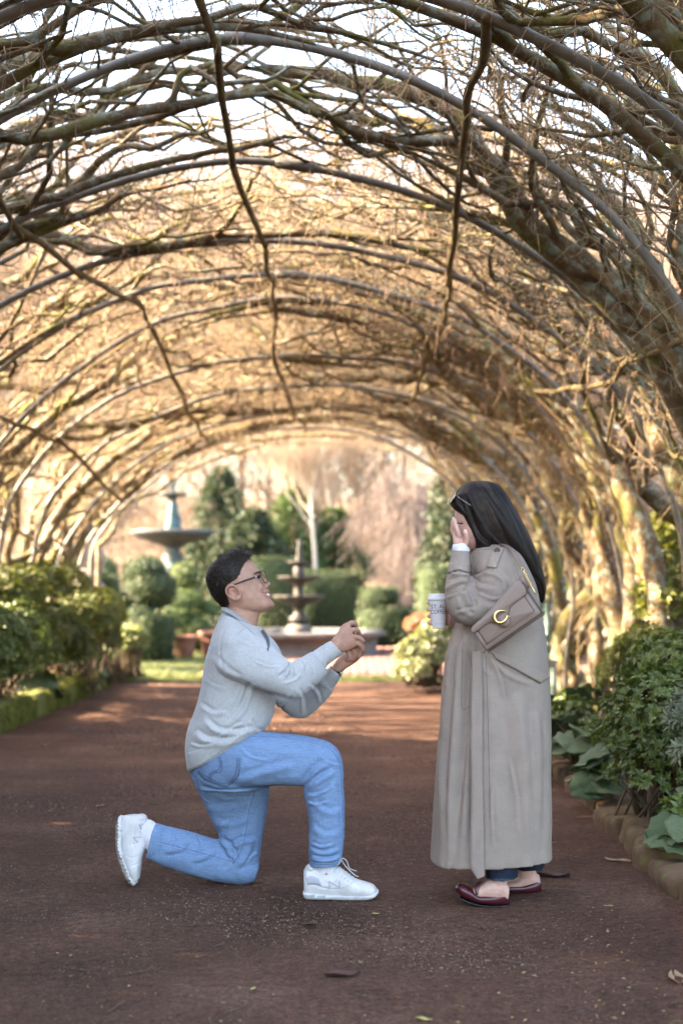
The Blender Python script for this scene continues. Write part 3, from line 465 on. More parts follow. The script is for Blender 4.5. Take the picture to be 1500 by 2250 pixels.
# coral stemmed tree outside on the right
ct_ = thing('coral_bark_tree', 'bare tree with coral red shoots outside the tunnel on the right', 'tree', (4.0, 11.0, 0)); cor_m = mat('coral_shoot', [(.42, .13, .09), (.55, .22, .15)], 4, .6, island=.25)
mb = MB(); mb.tube(cr([(4.0, 11, 0), (3.9, 11, 1.2), (4.0, 11, 2.2)], 8), [.07, .06, .055, .05, .05, .045, .04, .03], 8); mb.build('trunk', bark_m, ct_)
n = 700; a = np.array([4.0, 11, 1.6])+RNG.normal(0, .25, (n, 3)); dr = unit(np.stack([RNG.normal(0, .55, n), RNG.normal(0, .5, n), np.ones(n)], 1)); L = RNG.uniform(.9, 3.2, n)[:, None]; pt = np.stack([a, a+dr*L*.35+RNG.normal(0, .05, a.shape), a+dr*L*.7+RNG.normal(0, .08, a.shape), a+dr*L+RNG.normal(0, .1, a.shape)], 1)
v, q = batch_tubes(pt, np.array([[.011, .008, .006, .003]])*RNG.uniform(.6, 1.2, (n, 1)), 4); mb = MB(); mb.add(v, q); mb.build('shoots', cor_m, ct_, kind='stuff')
# ================================================================= beyond the tunnel: fountains, topiary, pots, woods
def topi(name, label, blobs, m, n, L=.035, group=None, cat='topiary'):
    """clipped evergreen: smooth cores skinned with small leaves; blobs = (centre, radii, kind)"""
    c0 = np.mean([b[0] for b in blobs], 0); t = thing(name, label, cat, (c0[0], c0[1], 0), group); mb = MB(); lf = MB(); w = np.array([np.prod(b[1])**.66 for b in blobs])
    for (c, r, k), f in zip(blobs, w/w.sum()):
        c, r = np.asarray(c, float), np.asarray(r, float); nn = int(n*f)
        if k == 'ball': d = rdir(nn); p = c+d*r*(1+.03*vnoise(d, 3, c[0]))[:, None]; prof = [(max(.001, math.sin(a)), -math.cos(a)) for a in np.linspace(0, math.pi, 13)]; nm = unit(d/r)
        else:
            u = RNG.random(nn); a = RNG.uniform(0, 2*np.pi, nn); top = u < .3; rr_ = np.where(top, np.sqrt(RNG.random(nn)), 1); z = np.where(top, 1, RNG.uniform(-1, 1, nn)); e = 4 if k == 'box' else 2; ca, sa = np.cos(a), np.sin(a); q_ = (np.abs(ca)**e+np.abs(sa)**e)**(-1/e)
            p = c+np.stack([rr_*ca*q_, rr_*sa*q_, z], 1)*r+RNG.normal(0, .012, (nn, 3)); nm = np.where(top[:, None], np.array([0, 0, 1.]), unit(np.stack([ca, sa, 0*a], 1))); prof = [(.001, -1), (.93, -1), (.97, .9), (.9, .97), (.001, .97)]
        b = MB(); b.lathe([(x*.95, z*.95) for x, z in prof], (0, 0, 0), 20)
        v, q, _ = b.arrays()
        if k == 'box': ca, sa = v[:, 0], v[:, 1]; R_ = np.hypot(ca, sa)+1e-9; v[:, :2] *= ((np.abs(ca/R_)**4+np.abs(sa/R_)**4)**-.25)[:, None]
        mb.add(v*r+c, q); p = p+nm*(.018*vnoise(p, 4.0, 2)+.014*RNG.normal(size=nn))[:, None]; v, tt = leaves(p, nm*.7+rdir(nn)*.9, nm+rdir(nn)*.6, L*RNG.uniform(.6, 1.7, nn), L*.6); lf.add(v, None, tt)
    mb.build('core', core_m, t); lf.build('foliage', m, t, kind='stuff'); return t
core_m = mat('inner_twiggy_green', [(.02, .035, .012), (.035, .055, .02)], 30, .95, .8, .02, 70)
box_m = leafmat('box_leaf', [(.030, .052, .016), (.048, .075, .026), (.08, .105, .04)], .2, .5); box2_m = leafmat('golden_box_leaf', [(.07, .11, .03), (.12, .16, .045), (.18, .20, .06)], .25, .5)
def Q(px, py, d): return P(px, py, d)
def rp(n, d): return n*d/FPX
topi('topiary', 'large clipped topiary ball with a domed cap behind the left bed', [(Q(330, 1294, 22), (rp(56, 22), .38, rp(46, 22)), 'ball'), (Q(320, 1257, 22), (rp(44, 22), .30, rp(34, 22)), 'ball')], box_m, 6000)
topi('topiary', 'clipped hedge sloping down below the topiary ball', [(Q(345, 1400, 21.6), (rp(42, 21.6), .36, rp(50, 21.6)), 'cyl'), (Q(310, 1370, 21.8), (rp(48, 21.8), .36, rp(46, 21.8)), 'ball'), (Q(262, 1345, 22), (rp(50, 22), .4, rp(52, 22)), 'ball'), (Q(320, 1420, 21.6), (rp(60, 21.6), .4, rp(32, 21.6)), 'cyl')], box_m, 6500)
topi('topiary', 'small golden green topiary ball below the bronze fountain', [(Q(406, 1266, 25), (rp(30, 25), .24, rp(28, 25)), 'ball')], box2_m, 1500)
topi('topiary', 'low clipped hedge block at the left behind the trunks', [(Q(225, 1330, 21), (.26, .3, .42), 'box')], box_m, 1500)
topi('topiary', 'dark rounded bush beside the pale trunks on the left', [(Q(225, 1262, 24), (.28, .3, .3), 'ball')], box_m, 1300)
topi('topiary', 'two tier clipped topiary drum right of the stone fountain', [(Q(834, 1312, 24.5), (rp(43, 24.5), .33, rp(19, 24.5)), 'cyl'), (Q(848, 1378, 24.5), (rp(63, 24.5), .5, rp(42, 24.5)), 'cyl')], box_m, 4200)
topi('hedge', 'clipped hedge end left of the woman\'s cup', [(Q(958, 1330, 21.5), (rp(42, 21.5), .8, rp(84, 21.5)), 'box'), (Q(960, 1262, 21.5), (rp(38, 21.5), .7, rp(20, 21.5)), 'ball')], box_m, 4200, cat='hedge')
topi('hedge', 'tall clipped hedge behind the dark stone fountain', [(Q(600, 1320, 28), (rp(45, 28), .6, rp(92, 28)), 'box')], box_m, 4200, cat='hedge')
topi('hedge', 'long low hedge right behind the dark stone fountain', [(Q(725, 1340, 29), (rp(70, 29), .5, rp(84, 29)), 'box')], box_m, 4500, cat='hedge')
fern_m = leafmat('soft_green_needle', [(.06, .10, .03), (.10, .15, .05), (.15, .20, .07)], .35, .6)
shrub('conifer_shrub', 'soft light green conifer shrub beside the topiary', 'shrub', [PB(400, 1325, 23.5, .34, .35, .2), PB(440, 1345, 23.7, .3, .3, .22), PB(385, 1360, 23.2, .3, .3, .2), PB(425, 1385, 23.2, .35, .3, .2)], 1500, .07, .018, fern_m, 7)
shrub('conifer_shrub', 'dark low shrub behind the terracotta pots', 'shrub', [PB(420, 1420, 24.4, .5, .3, .3)], 500, .07, .02, g4, 6)
# terracotta pots
terra_m = mat('terracotta', [(.22, .10, .07), (.32, .16, .115)], 9, .85, .2, .005, 90)
def pot(px, py, d, r, h, label):
    c = P(px, py, d); c[2] = 0; t = thing('terracotta_pot', label, 'pot', tuple(c), 'terracotta pots by the hedge'); mb = MB(); mb.lathe([(.001, 0), (r*.68, 0), (r*.72, .02), (r*.9, h*.78), (r*.9, h*.8)], c, 28); mb.build('pot_body', terra_m, t)
    mb = MB(); mb.lathe([(r*.9, h*.79), (r*1.04, h*.8), (r*1.05, h*.97), (r, h), (r*.9, h), (r*.86, h*.93)], c, 28); mb.build('rim', terra_m, t); mb = MB(); mb.lathe([(.001, h*.93), (r*.88, h*.93)], c, 24); mb.build('soil', soil_m, t)
pot(405, 1440, 22.3, .2, .34, 'wide terracotta pot standing below the sloping hedge'); pot(397, 1440, 23.2, .17, .42, 'smaller terracotta pot half hidden behind the wide one'); pot(470, 1440, 22.5, .24, .40, 'terracotta pot just left of the kneeling man\'s back')
# dark stone tiered fountain
ston_m = mat('dark_wet_stone', [(.022, .018, .015), (.055, .045, .036)], 12, .55, .5, .008, 60); basin_m = mat('weathered_basin_stone', [(.09, .08, .078), (.16, .145, .135)], 7, .85, .4, .01, 50); pale_m = mat('pale_stone', [(.10, .09, .078), (.15, .135, .12)], 9, .8, .3, .008, 60)
fd = 23.5; fc = P(657, 0, fd); fc[2] = 0; k = fd/FPX; zz_ = lambda y: CAMZ-(y-VY)*k
ft = thing('stone_fountain', 'dark three tiered stone fountain in a low round stone basin', 'fountain', tuple(fc))
mb = MB(); n8 = 10; R = 1.42; mb.lathe([(R*.93, 0), (R*.93, .05), (R*.90, .08), (R*.92, zz_(1400)), (R, zz_(1396)), (R*1.0, zz_(1387)), (R*.98, zz_(1385)), (R*.86, zz_(1385)), (R*.84, .1), (.001, .1)], fc, n8); mb.build('basin', basin_m, ft, smooth=False)
wm_, _nt, _b = nodes('pool_water'); _b.inputs['Base Color'].default_value = (.03, .04, .035, 1); _b.inputs['Roughness'].default_value = .08; bump(_nt, _b, tex(_nt, 14, 3), .15, .01)
mb = MB(); mb.lathe([(.001, zz_(1395)), (R*.845, zz_(1395))], fc, n8); mb.build('water', wm_, ft)
mb = MB(); mb.lathe([(.001, .1), (26*k, .1), (28*k, zz_(1393)), (29*k, zz_(1382)), (25*k, zz_(1374)), (15*k, zz_(1371)), (.001, zz_(1370))], fc, 30); mb.build('pedestal', pale_m, ft)
mb = MB(); mb.lathe([(12*k, zz_(1372)), (22*k, zz_(1366)), (22*k, zz_(1356)), (12*k, zz_(1350)), (11*k, zz_(1340)), (16*k, zz_(1332)), (20*k, zz_(1326))], fc, 26); mb.build('column', ston_m, ft)
def bowl_(r, yt, yb, rs): 
    mb = MB(); mb.lathe([(rs*k, zz_(yb)), (r*.55*k, zz_(yb-3)), (r*.85*k, zz_((yt+yb)/2)), (r*k, zz_(yt+2)), (r*1.0*k, zz_(yt)), (r*.93*k, zz_(yt)), (r*.6*k, zz_(yt+6)), (.001, zz_(yt+7))], fc, 56, (14, .07)); mb.build('bowl', ston_m, ft)
bowl_(56, 1308, 1330, 14); mb = MB(); mb.lathe([(13*k, zz_(1316)), (11*k, zz_(1308)), (12*k, zz_(1296)), (10*k, zz_(1290)), (15*k, zz_(1282))], fc, 24); mb.build('column', ston_m, ft)
bowl_(45, 1266, 1283, 11); mb = MB(); mb.lathe([(10*k, zz_(1274)), (13*k, zz_(1262)), (12*k, zz_(1248)), (9*k, zz_(1243))], fc, 24); mb.build('column', ston_m, ft)
bowl_(25, 1233, 1244, 8); mb = MB(); mb.lathe([(7*k, zz_(1240)), (8*k, zz_(1228)), (4.5*k, zz_(1216)), (6*k, zz_(1208)), (3.5*k, zz_(1198)), (4*k, zz_(1190)), (.001, zz_(1183))], fc, 18); mb.build('finial', ston_m, ft)
# bronze fountain
br_m = mat('verdigris_bronze', [(.045, .10, .095), (.09, .17, .155), (.03, .04, .037)], 5, .6, .4, .01, 40); brd_m = mat('dark_bronze', [(.035, .045, .048), (.065, .08, .08)], 7, .55, .3, .01, 40)
fd = 30.0; fc = P(380, 0, fd); fc[2] = 0; k = fd/FPX
bt = thing('bronze_fountain', 'tall green bronze fountain with a wide dish on the left', 'fountain', tuple(fc))
mb = MB(); mb.lathe([(.001, 0), (40*k, 0), (40*k, .12), (24*k, .2), (22*k, zz_(1245)), (24*k, zz_(1225)), (15*k, zz_(1208)), (26*k, zz_(1199))], fc, 28); mb.build('stem', brd_m, bt)
for a in (0, 2.1, 4.2):
    mb = MB(); c_ = fc+np.array([12*k*math.cos(a+.6), 12*k*math.sin(a+.6), 0]); mb.tube([c_*[1, 1, 0]+[0, 0, z] for z in np.linspace(zz_(1248), zz_(1205), 8)], np.array([13, 14, 11, 9, 10, 7, 5, 4])*k, 10); mb.build('figure', br_m, bt)
mb = MB(); mb.lathe([(24*k, zz_(1199)), (48*k, zz_(1192)), (78*k, zz_(1180)), (91*k, zz_(1173)), (93*k, zz_(1168)), (91*k, zz_(1165)), (85*k, zz_(1168)), (40*k, zz_(1176)), (.001, zz_(1178))], fc, 64); mb.build('dish', mat('grey_dish', [(.045, .05, .055), (.085, .09, .09)], 8, .6, .3, .008, 50), bt)
mb = MB(); mb.lathe([(.001, zz_(1176)), (18*k, zz_(1172)), (22*k, zz_(1163)), (15*k, zz_(1158)), (8*k, zz_(1100)), (6*k, zz_(1096)), (.001, zz_(1095))], fc, 24); mb.build('column', brd_m, bt)
for a in (0.3, 2.4, 4.5):
    mb = MB(); ca, sa = math.cos(a), math.sin(a); mb.tube([fc+np.array([x*k*ca, x*k*sa, zz_(y)]) for x, y in ((9, 1164), (9, 1150), (10, 1138), (6, 1124), (7, 1112), (3, 1100))], np.array([12, 10, 8, 7.5, 6, 3])*k, 10); mb.build('figure', br_m, bt)
mb = MB(); mb.lathe([(7*k, zz_(1098)), (14*k, zz_(1094)), (28*k, zz_(1090)), (34*k, zz_(1084)), (30*k, zz_(1084)), (.001, zz_(1087))], fc, 40); mb.build('upper_dish', brd_m, bt)
mb = MB(); mb.lathe([(5*k, zz_(1086)), (4*k, zz_(1076)), (6*k, zz_(1068)), (9*k, zz_(1061)), (7*k, zz_(1059)), (.001, zz_(1062))], fc, 20); mb.build('urn', brd_m, bt)
# boulders on the left, bench glimpsed on the right
bo_m = mat('warm_boulder', [(.17, .13, .11), (.27, .21, .18)], 6, .9, .5, .02, 40)
for i, (px, py, d, r) in enumerate([(135, 1275, 19.5, .36), (170, 1300, 19, .3), (150, 1228, 20.5, .42), (110, 1310, 19.8, .3)]):
    c_ = P(px, py, d); bm = bmesh.new(); bmesh.ops.create_icosphere(bm, subdivisions=3, radius=1)
    for v in bm.verts: q = Vector(v.co); v.co = q*(1+.25*noise.noise(q*1.3+Vector((i*5, 0, 0)))+.08*noise.noise(q*4)); v.co = Vector((v.co.x*r*1.15+c_[0], v.co.y*r*.9+c_[1], v.co.z*r+c_[2]))
    me = bpy.data.meshes.new('boulder'); bm.to_mesh(me); bm.free(); me.polygons.foreach_set('use_smooth', np.ones(len(me.polygons), dtype=bool)); link('boulder', me, bo_m, None, ['middle pale brown boulder in the pile among the left trunks', 'right hand low boulder of the pile among the left trunks', 'topmost large boulder of the pile among the left trunks', 'lowest boulder at the left of the pile behind the trunks'][i], 'boulder', 'boulders behind the left trunks')
be = thing('garden_bench', 'pale green slatted garden bench glimpsed behind the woman\'s coat', 'bench', (1.75, 13.8, 0)); gp_m = mat('pale_green_paint', [(.16, .26, .23), (.22, .32, .28)], 9, .5)
for i in range(5): mb = MB(); mb.box((1.55, 13.9+.01*i, .55+.1*i), (.42, .012, .035)); mb.build('back_slat', gp_m, be, smooth=False)
for i in range(4): mb = MB(); mb.box((1.55, 13.5+.1*i, .44), (.42, .04, .012)); mb.build('seat_slat', gp_m, be, smooth=False)
for sx in (-1, 1):
    for y, h in ((13.5, .43), (13.93, 1.0)): mb = MB(); mb.box((1.55+sx*.38, y, h/2-.01), (.025, .025, h/2)); mb.build('leg', gp_m, be, smooth=False)
# ---- bare trees: six shapes grown once, then set out singly
pale_bark = mat('pale_bare_bark', [(.22, .17, .13), (.36, .28, .22)], 6, .9, .4, .01, 40); warm_twig = mat('warm_bare_twigs', [(.24, .175, .125), (.42, .32, .24)], 1.5, .9, spec=.2, island=.25); white_bark = mat('white_bark', [(.5, .42, .32), (.68, .60, .48)], 6, .8); grey_twig = mat('mauve_grey_twigs', [(.12, .095, .085), (.20, .16, .145)], 2, .9, spec=.2, island=.2)
def bare(seed, h, tw, r0=.13, up=.5, n1=10, n2=9, n3=8, n4=7, droop=0.0, w=.55):
    r = np.random.default_rng(seed); tp = cr([(0, 0, -.1), (r.normal(0, .1), r.normal(0, .1), h*.3), (r.normal(0, .3), r.normal(0, .3), h*.62), (r.normal(0, .5), r.normal(0, .5), h*.95)], 16); tr = MB(); tr.tube(tp, r0*np.linspace(1, .12, 16)**.8, 8); br = MB()
    src = [(tp, np.linspace(1, .12, 16)**.8*r0)]; L = h*.42; P0 = tp[None]; R0 = (r0*np.linspace(1, .12, 16)**.8)[None]
    for lv, (n_, ang) in enumerate(((n1, .8), (n2, .8), (n3, .85), (n4, .95))):
        m0 = P0.shape[1]; idx = np.repeat(np.arange(len(P0)), n_); k = r.integers(int(m0*(.35 if lv == 0 else .2)), m0, len(idx)); a = P0[idx, k]; t = unit(P0[idx, np.minimum(k+1, m0-1)]-P0[idx, np.maximum(k-1, 0)]+1e-6); nn_ = len(a); q = r.normal(size=(nn_, 3)); q = unit(q-t*(q*t).sum(1)[:, None])
        d = unit(t*math.cos(ang)+q*math.sin(ang)+np.array([0, 0, up*(1 if lv < 2 else .3)-droop*(lv > 0)])); l = (L*(.58**lv)*r.uniform(.5, 1.1, nn_))[:, None]; m = (9, 6, 4, 3)[lv]; s = np.linspace(0, 1, m)[None, :, None]; wob = r.normal(0, 1, (nn_, m, 3))*l[:, None]*.035*s**.5
        PT = a[:, None]+d[:, None]*l[:, None]*s+wob+np.array([0, 0, (up*.25-droop)])*(s**2)*l[:, None]; RR = np.minimum(R0[idx, k]*.55, 9)[:, None]*(1-.75*s[..., 0]); RR = np.maximum(RR, (.012, .008, .0065, .0055)[lv]); v, f = batch_tubes(PT, RR, (6, 4, 3, 3)[lv]); (tr if lv == 0 else br).add(v, f); P0, R0 = PT, RR
    return tr.mesh('trunk'), br.mesh('twigs')
BT = [bare(40+i, 9+i*.6, None) for i in range(4)]
def put_bare(i, x, y, s, rz, label, group, mt=None, mw=None, name='bare_tree'):
    t = thing(name, label, 'tree', (x, y, 0), group); t.scale = (s, s, s); t.rotation_euler = (0, 0, rz)
    for me, mm, nm in ((BT[i][0], mt or pale_bark, 'trunk'), (BT[i][1], mw or warm_twig, 'crown')):
        o = bpy.data.objects.new(nm, me); C.objects.link(o); o.parent = t
        if not me.materials: me.materials.append(mm)
        o.material_slots[0].link = 'OBJECT'; o.material_slots[0].material = mm
grp = 'bare trees of the sunlit woods behind the garden'; k = 0
for row, (y0, n_, s) in enumerate(((40, 9, .85), (47, 11, 1.0), (55, 13, 1.15), (64, 14, 1.3))):
    for j in range(n_):
        x = (j-(n_-1)/2)*(2.6+row*.35)+RNG.normal(0, .6)-1.5; put_bare(k % 4, x, y0+RNG.normal(0, 1.5), s*RNG.uniform(.9, 1.1), RNG.uniform(0, 6.28), 'bare winter tree in the sunlit woods behind the garden', grp); k += 1
put_bare(1, P(655, 0, 36)[0], 36, .74, 1.0, 'forked grey bare tree rising behind the dark stone fountain', 'single bare trees behind the fountains', mat('grey_bark', [(.16, .13, .11), (.26, .21, .18)], 6, .9), warm_twig)
put_bare(2, P(733, 0, 38)[0], 38, .74, 2.0, 'bare tree with a white sunlit trunk right of the grey forked one', 'single bare trees behind the fountains', white_bark)
put_bare(3, P(690, 0, 33)[0], 33, .5, 4.0, 'slim bare sapling between the forked tree and the white trunk', 'single bare trees behind the fountains', white_bark)
put_bare(0, P(235, 0, 27)[0], 27, .42, 5.0, 'pale bare multi stemmed tree beside the bronze fountain', 'single bare trees behind the fountains', pale_bark, grey_twig)
wt_, ww_ = bare(77, 3.9, None, .09, .15, 14, 10, 8, 5, .5)
BT.append((wt_, ww_)); put_bare(4, P(875, 0, 28)[0], 28, .80, 0, 'weeping bare tree with a dome of mauve grey twigs', 'single bare trees behind the fountains', pale_bark, grey_twig, 'weeping_tree'); put_bare(4, P(965, 0, 31)[0], 31, .82, 2, 'second weeping bare tree half behind the first and the woman', 'single bare trees behind the fountains', pale_bark, grey_twig, 'weeping_tree')
# evergreens behind the fountains and, added for shade, outside the tunnel on the left
def conifer(name, label, x, y, h, r, m, n=2600, L=.28, group=None, z0=.3):
    t = thing(name, label, 'tree', (x, y, 0), group); mb = MB(); mb.tube([(x, y, -.1), (x, y, h*.5), (x, y, h*.95)], [.12, .08, .02], 8); mb.build('trunk', stem_m, t)
    z = z0+(h-z0)*RNG.random(n)**1.25; a = RNG.uniform(0, 6.28, n); lay = 1+.22*np.sin(z*5+a*2); lay = lay*(1+.9*vnoise(np.stack([np.cos(a), np.sin(a), z*.7/max(1, h*.25)], 1), 1.6, x)); rr_ = r*(1-(z-z0)/(h-z0))**.7*lay*RNG.uniform(.3, 1, n)**.5+.04; p = np.stack([x+rr_*np.cos(a), y+rr_*np.sin(a), z], 1); d = np.stack([np.cos(a), np.sin(a), RNG.normal(-.15, .3, n)], 1)
    mb = MB(); 
    for j in range(4): v, tt = leaves(p+RNG.normal(0, .06, p.shape), d+rdir(n)*.7, np.array([0, 0, 1.])+rdir(n)*.6, L*RNG.uniform(.4, 1, n), L*.28, .2, .1); mb.add(v, None, tt)
    mb.build('crown', m, t, kind='stuff'); return t
cg = leafmat('blue_green_needles', [(.03, .055, .03), (.05, .08, .045), (.09, .10, .06)], .15, .6); cg2 = leafmat('fresh_evergreen', [(.05, .09, .04), (.08, .14, .06), (.13, .19, .08)], .25, .5)
conifer('conifer', 'dark pointed conifer between the bronze fountain and the man\'s head', P(487, 0, 33)[0], 33, 3.75, 1.15, cg, 2400, .2)
conifer('conifer', 'broad dark evergreen left of the stone fountain', P(555, 0, 31)[0], 31, 2.7, 1.0, cg, 2200, .2); conifer('conifer', 'low dark evergreen below the bronze dish', P(440, 0, 33)[0], 33, 2.2, .9, cg, 1500, .2)
conifer('evergreen_tree', 'soft green leafy tree behind the stone fountain', P(650, 0, 34)[0], 34, 3.4, 1.25, cg2, 2600, .22); conifer('evergreen_tree', 'lighter green leafy tree right of the stone fountain', P(735, 0, 35)[0], 35, 2.9, 1.1, cg2, 2200, .22)
conifer('conifer', 'dark slim conifer hidden mostly behind the woman\'s head', P(978, 0, 24)[0], 24, 3.0, .42, cg, 1300, .16)
hill_m = mat('leaf_littered_slope', [(.20, .145, .10), (.32, .24, .17)], .7, .95, .6, .1, 6)
X, Y = np.meshgrid(np.linspace(-60, 60, 60), np.linspace(31, 110, 40), indexing='ij'); v = np.stack([X, Y, -.3+.115*np.clip(Y-34, 0, 60)+0*X], 2).reshape(-1, 3); v[:, 2] += vnoise(v, .12)*.7; i = np.arange(2400).reshape(60, 40)
link('hill', mkmesh('hill', v, np.stack([i[:-1, :-1], i[1:, :-1], i[1:, 1:], i[:-1, 1:]], 2).reshape(-1, 4)), hill_m, kind='structure')
# undergrowth and far twiggery that reads as one mass
n = 22000; x = RNG.uniform(-22, 22, n); y = RNG.uniform(38, 80, n); z = .115*(y-34)+RNG.random(n)**1.6*5.5; a = np.stack([x, y, z], 1); d = unit(rdir(n)+np.array([0, 0, .9])); L = RNG.uniform(.5, 1.8, n)[:, None]; v, q = batch_tubes(np.stack([a, a+d*L*.5+RNG.normal(0, .06, a.shape), a+d*L], 1), np.array([[.016, .012, .006]])*RNG.uniform(.6, 1.4, (n, 1)), 3)
link('undergrowth', mkmesh('undergrowth', v, q), warm_twig, kind='stuff')
# unseen evergreens added left of the tunnel to keep the near stretch in shade
for i, (x, y, h) in enumerate([(-6.9, -2.2, 7.8), (-6.6, -.5, 8.4), (-7.2, 1.2, 8.8), (-6.6, 2.8, 8.2), (-7.1, 4.4, 8.8), (-6.6, 5.9, 8.4), (-7.0, 7.4, 8.0), (-6.7, 8.9, 6.6), (-7.3, 10.3, 4.8)]):
    conifer('evergreen_tree', 'unseen tall evergreen added outside the left of the tunnel for shade', x, y, h, 2.3, cg, 3600, .40, 'unseen evergreens added for shade left of the tunnel', .1)
# ================================================================= people: lofted forms fused into one skin each
def loft(secs, d0, n=28, e=2.0, per=5, dd0=0.0):
    """sections (ax, ay, bx, by, depth offset, half depth): two outline points of the photograph's profile plus thickness in depth"""
    A = cr(np.asarray(secs, float), per*(len(secs)-1)+1); th = np.arange(n)*2*np.pi/n
    c, s = np.cos(th), np.sin(th); cc = np.sign(c)*np.abs(c)**(2/e); ss = np.sign(s)*np.abs(s)**(2/e)
    V = []
    for ax, ay, bx, by, dd, rd in A:
        d = d0+dd0+dd; k = d/FPX; c0 = P((ax+bx)/2, (ay+by)/2, d); h = np.array([(bx-ax)/2*k, 0, -(by-ay)/2*k])
        V.append(c0+cc[:, None]*h+ss[:, None]*np.array([0, max(rd, .002), 0]))
    m = len(V); v = np.concatenate(V); i = np.arange(m-1)[:, None]*n; j = np.arange(n)[None]; k = (j+1) % n
    q = np.stack([i+j, i+k, i+n+k, i+n+j], 2).reshape(-1, 4); jj = np.arange(n); kk = (jj+1) % n
    v = np.concatenate([v, [V[0].mean(0), V[-1].mean(0)]])
    t = np.concatenate([np.stack([kk, jj, np.full(n, m*n)], 1), np.stack([(m-1)*n+jj, (m-1)*n+kk, np.full(n, m*n+1)], 1)])
    return v, q, t
def digit(pts, r, d0, n=10, per=5):
    """round tapered chain through (px, py, depth offset) with radii in pixels"""
    A = cr(np.asarray([(*p, q) for p, q in zip(pts, r)], float), per*(len(pts)-1)+1)
    W = np.array([P(a[0], a[1], d0+a[2]) for a in A]); R = A[:, 3]*d0/FPX
    v, q, t = tube_arr(W, R, n, True); return v, q, t
def ball(px, py, dd, rx, ry, rd, d0, n=16, m=10, rot=0.0):
    d = d0+dd; k = d/FPX; c = P(px, py, d); ph = np.linspace(.02, math.pi-.02, m); th = np.arange(n)*2*np.pi/n
    x = np.sin(ph)[:, None]*np.cos(th); y = np.sin(ph)[:, None]*np.sin(th); z = np.cos(ph)[:, None]*np.ones(n)
    X, Z = x*rx*k, z*ry*k; cs, sn = math.cos(rot), math.sin(rot)
    v = np.stack([X*cs-Z*sn, y*rd, X*sn+Z*cs], 2).reshape(-1, 3)+c
    i = np.arange(m-1)[:, None]*n; j = np.arange(n)[None]; q = np.stack([i+j, i+n+j, i+n+(j+1) % n, i+(j+1) % n], 2).reshape(-1, 4)
    t = np.array([[0, a, (a+1)] for a in range(1, n-1)]+[[(m-1)*n, (m-1)*n+a+1, (m-1)*n+a] for a in range(1, n-1)])
    return v, q, t
def fuse(name, pieces, voxel, it=4, disp=None):
    mb = MB()
    for p in pieces: mb.add(*p)
    me = mb.mesh(name); o = bpy.data.objects.new('fuse', me); C.objects.link(o)
    r = o.modifiers.new('r', 'REMESH'); r.mode = 'VOXEL'; r.voxel_size = voxel; r.use_smooth_shade = True
    if it: s = o.modifiers.new('s', 'SMOOTH'); s.factor = .5; s.iterations = it
    dg = bpy.context.evaluated_depsgraph_get(); dg.update(); out = bpy.data.meshes.new_from_object(o.evaluated_get(dg)); bpy.data.objects.remove(o); bpy.data.meshes.remove(me)
    out.name = name; out.polygons.foreach_set('use_smooth', np.ones(len(out.polygons), dtype=bool))
    if disp: displace(out, disp)
    return out
def coords(me):
    v = np.empty(len(me.vertices)*3); me.vertices.foreach_get('co', v); return v.reshape(-1, 3)
def normals(me):
    v = np.empty(len(me.vertices)*3); me.vertices.foreach_get('normal', v); return v.reshape(-1, 3)
def polydist(p, line):
    """distance, signed side and position 0..1 along a pixel polyline"""
    line = cr(line, max(12, 6*len(line))); best = np.full(len(p), 1e9); sg = np.zeros(len(p)); tt = np.zeros(len(p)); m = len(line)-1
    for i in range(m):
        a, b = line[i], line[i+1]; ab = b-a; L = ab@ab+1e-9; t = np.clip(((p-a)@ab)/L, 0, 1); q = a+t[:, None]*ab; dv = p-q; dist = np.hypot(dv[:, 0], dv[:, 1])
        k = dist < best; best[k] = dist[k]; sg[k] = np.sign(ab[0]*dv[k, 1]-ab[1]*dv[k, 0]); tt[k] = (i+t[k])/m
    return best, sg, tt
def displace(me, specs):
    v, n = coords(me), normals(me); p = proj(v); off = np.zeros(len(v)); near = np.clip(.35-n[:, 1], 0, 1); near = np.minimum(1, near*2)
    for s in specs:
        k = s[0]
        if k == 'g' or k == 'f':                                     # groove / ridge, or one-sided fold
            _, line, w, amp = s[:4]; box = np.asarray(line); m = (p[:, 0] > box[:, 0].min()-5*w) & (p[:, 0] < box[:, 0].max()+5*w) & (p[:, 1] > box[:, 1].min()-5*w) & (p[:, 1] < box[:, 1].max()+5*w)
            if not m.any(): continue
            d, sg, t = polydist(p[m], line); fade = np.clip(np.minimum(t, 1-t)*5, 0, 1)**.7 if len(s) < 5 else np.clip((1-t)*5, .2, 1)*np.clip(t*8, 0, 1)
            if k == 'g': o = amp*np.exp(-(d/w)**2)
            else: x = d*sg; o = amp*(np.exp(-((x-.8*w)/w)**2)-.9*np.exp(-((x+.5*w)/(.7*w))**2))
            end = (d < 4*w); off[m] += o*fade*near[m]*end
        else:                                                        # broad cloth noise, stretched
            _, sx, sy, sz, amp = s; q = v*np.array([sx, sy, sz]); off += amp*np.array([noise.noise(Vector(a)) for a in q])
    me.vertices.foreach_set('co', (v+n*off[:, None]).astype(np.float32).ravel()); me.update()
